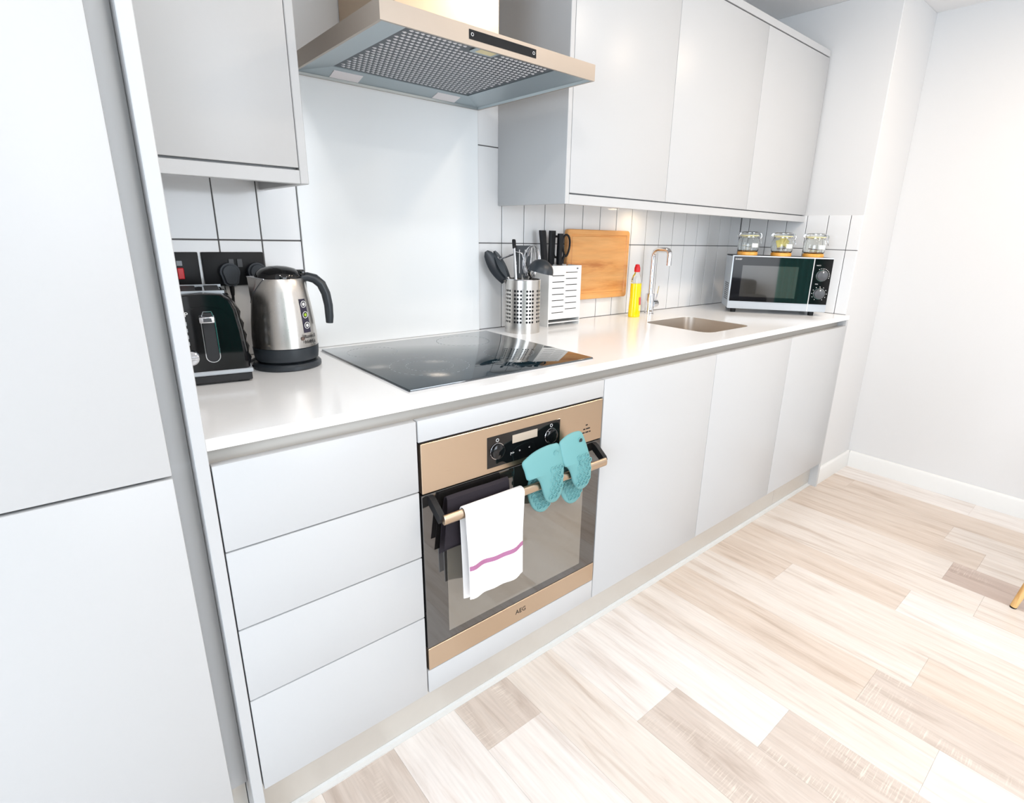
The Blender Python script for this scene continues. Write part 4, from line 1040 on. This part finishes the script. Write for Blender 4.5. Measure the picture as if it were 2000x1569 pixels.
def mitt(fr, bk, lb, holep, cx, cellzone):
    t = thing('oven_mitt', lb, 'oven mitt', (cx, -.055, .56), 0, 'turquoise silicone mitts on the oven handle')
    cf = lambda x, z: .018*max(0.0, (z-.69)/.07)-.0 if z > .69 else .004*max(0, (.65-z)/.05)
    bm = NB(); pad(bm, fr, -.0655, .006, cf); f = obj('front_flap', bm, 'teal', t, smooth=50)
    cb = lambda x, z: -.008*max(0.0, (z-.69)/.06) if z > .69 else -.002
    bm = NB(); pad(bm, bk, -.027, .006, cb); b = obj('back_flap', bm, 'teal', t, smooth=50)
    def relief(poly, ybase, curve, zone, par, dome):
        bm = NB(); st = .0152; j = 0; z = min(q[1] for q in poly)+.008
        ccx = sum(q[0] for q in poly)/len(poly); ccz = sum(q[1] for q in poly)/len(poly)
        while z < zone[1]:
            x = min(q[0] for q in poly)+.006+(st/2 if j % 2 else 0)
            while x < max(q[0] for q in poly):
                tst = (ccx+(x-ccx)*1.16, ccz+(z-ccz)*1.12)
                if inside(tst, poly) and z > zone[0] and (dome or x > zone[2]):
                    y = ybase+curve(x, z)-.0022
                    pts = [(x+.0066*math.cos(PI/3*i+PI/6), y, z+.0066*math.sin(PI/3*i+PI/6)) for i in range(6)]
                    tube(bm, pts, .0016, 5, closed=True)
                x += st
            z += st*.87; j += 1
        if len(bm.faces):
            o = obj('grip_relief', bm, 'teal', par); o['kind'] = 'stuff'
        else: bm.free()
    relief(fr, -.0715, cf, (.60, .705, cellzone), f, False)
    relief(bk, -.033, cb, (.5, .66, 0), b, True)
    bm = NB(); hx, hz = holep; y = -.0718+cf(hx, hz)
    tube(bm, [(hx+.0075*math.cos(2*PI*i/20), y-.001, hz+.0075*math.sin(2*PI*i/20)) for i in range(20)], .0014, 6, closed=True)
    obj('hanging_ring', bm, 'teal', f)
    bm = NB(); tube(bm, [(hx, y-.0018, hz), (hx, y+.004, hz)], .0062, 16); obj('hanging_hole', bm, 'blackm' if holep[0] > .4 else 'teal', f)
mitt(m1, b1, 'turquoise silicone oven mitt pinched on the handle, next to the white towel', (.3606, .7329), .32, .337)
mitt(m2, b2, 'turquoise silicone oven mitt pinched on the handle, at its right end', (.4515, .7464), .43, .43)

# ------------------------------------------------------------------ chair at the right edge
FP = Vector((1.912, -.905, 0)); dirc = Vector((.6, -.8, 0)); side = Vector((.8, .6, 0))
cc = FP+dirc*.27
t = thing('dining_chair', 'chair with a round tapered wooden leg and black foot at the right edge', 'chair', (cc.x, cc.y, 0))
for q in (-dirc, dirc, side, -side):
    top = cc+q*.17+Vector((0, 0, .44)); ft = cc+q*.27
    bm = NB(); tube(bm, [ft+Vector((0, 0, .004)), ft+(top-ft)*.4, top], [.0105, .0145, .018], 16); l = obj('leg', bm, 'legw', t)
    bm = NB(); tube(bm, [ft, ft+Vector((0, 0, .004))], [.0105, .0107], 16); obj('foot_cap', bm, 'black', l)
bm = NB(); lathe(bm, [(0, .44), (.19, .44), (.215, .452), (.22, .465), (.205, .478), (0, .472)], 36, (cc.x, cc.y, 0)); obj('seat', bm, 'sofa', t)
bm = NB(); lathe(bm, [(.2, .47), (.235, .6), (.245, .78), (.237, .79), (.225, .78), (.215, .6), (.185, .475)], 20, (cc.x, cc.y, 0), -PI*.75, PI*.15); obj('backrest', bm, 'sofa', t)

# ------------------------------------------------------------------ furniture behind the viewer, mirrored in the microwave door
bm = NB(); n = 40
f_ = [bm.verts.new((-.86+.62*i/n, YF+.06+.022*math.sin(i*1.15), .03)) for i in range(n+1)]; h_ = [bm.verts.new((-.86+.62*i/n, YF+.06+.018*math.sin(i*1.15+.2), 2.3)) for i in range(n+1)]
for i in range(n): bm.faces.new((f_[i], f_[i+1], h_[i+1], h_[i]))
bmesh.ops.solidify(bm, geom=bm.faces[:], thickness=.003)
tag(obj('curtain', bm, 'curtain', smooth=60), 'teal curtain behind the viewer, seen only as a reflection in the microwave door', 'curtain')
t = thing('sofa', 'dark sofa behind the viewer, seen only as a reflection in the microwave door', 'sofa', (-1.66, -2.95, 0))
B('seat', 'sofa', t, -2.2, -1.12, -3.2, -2.55, .12, .45, .04, 3); B('backrest', 'sofa', t, -2.2, -1.12, -3.42, -3.2, .12, .78, .05, 3)
for x in (-2.38, -1.12): B('armrest', 'sofa', t, x, x+.18, -3.42, -2.55, .12, .6, .04, 3)
for x in (-2.3, -1.04):
    for y in (-3.35, -2.62): B('leg', 'black', t, x-.025, x+.025, y-.025, y+.025, 0, .12)
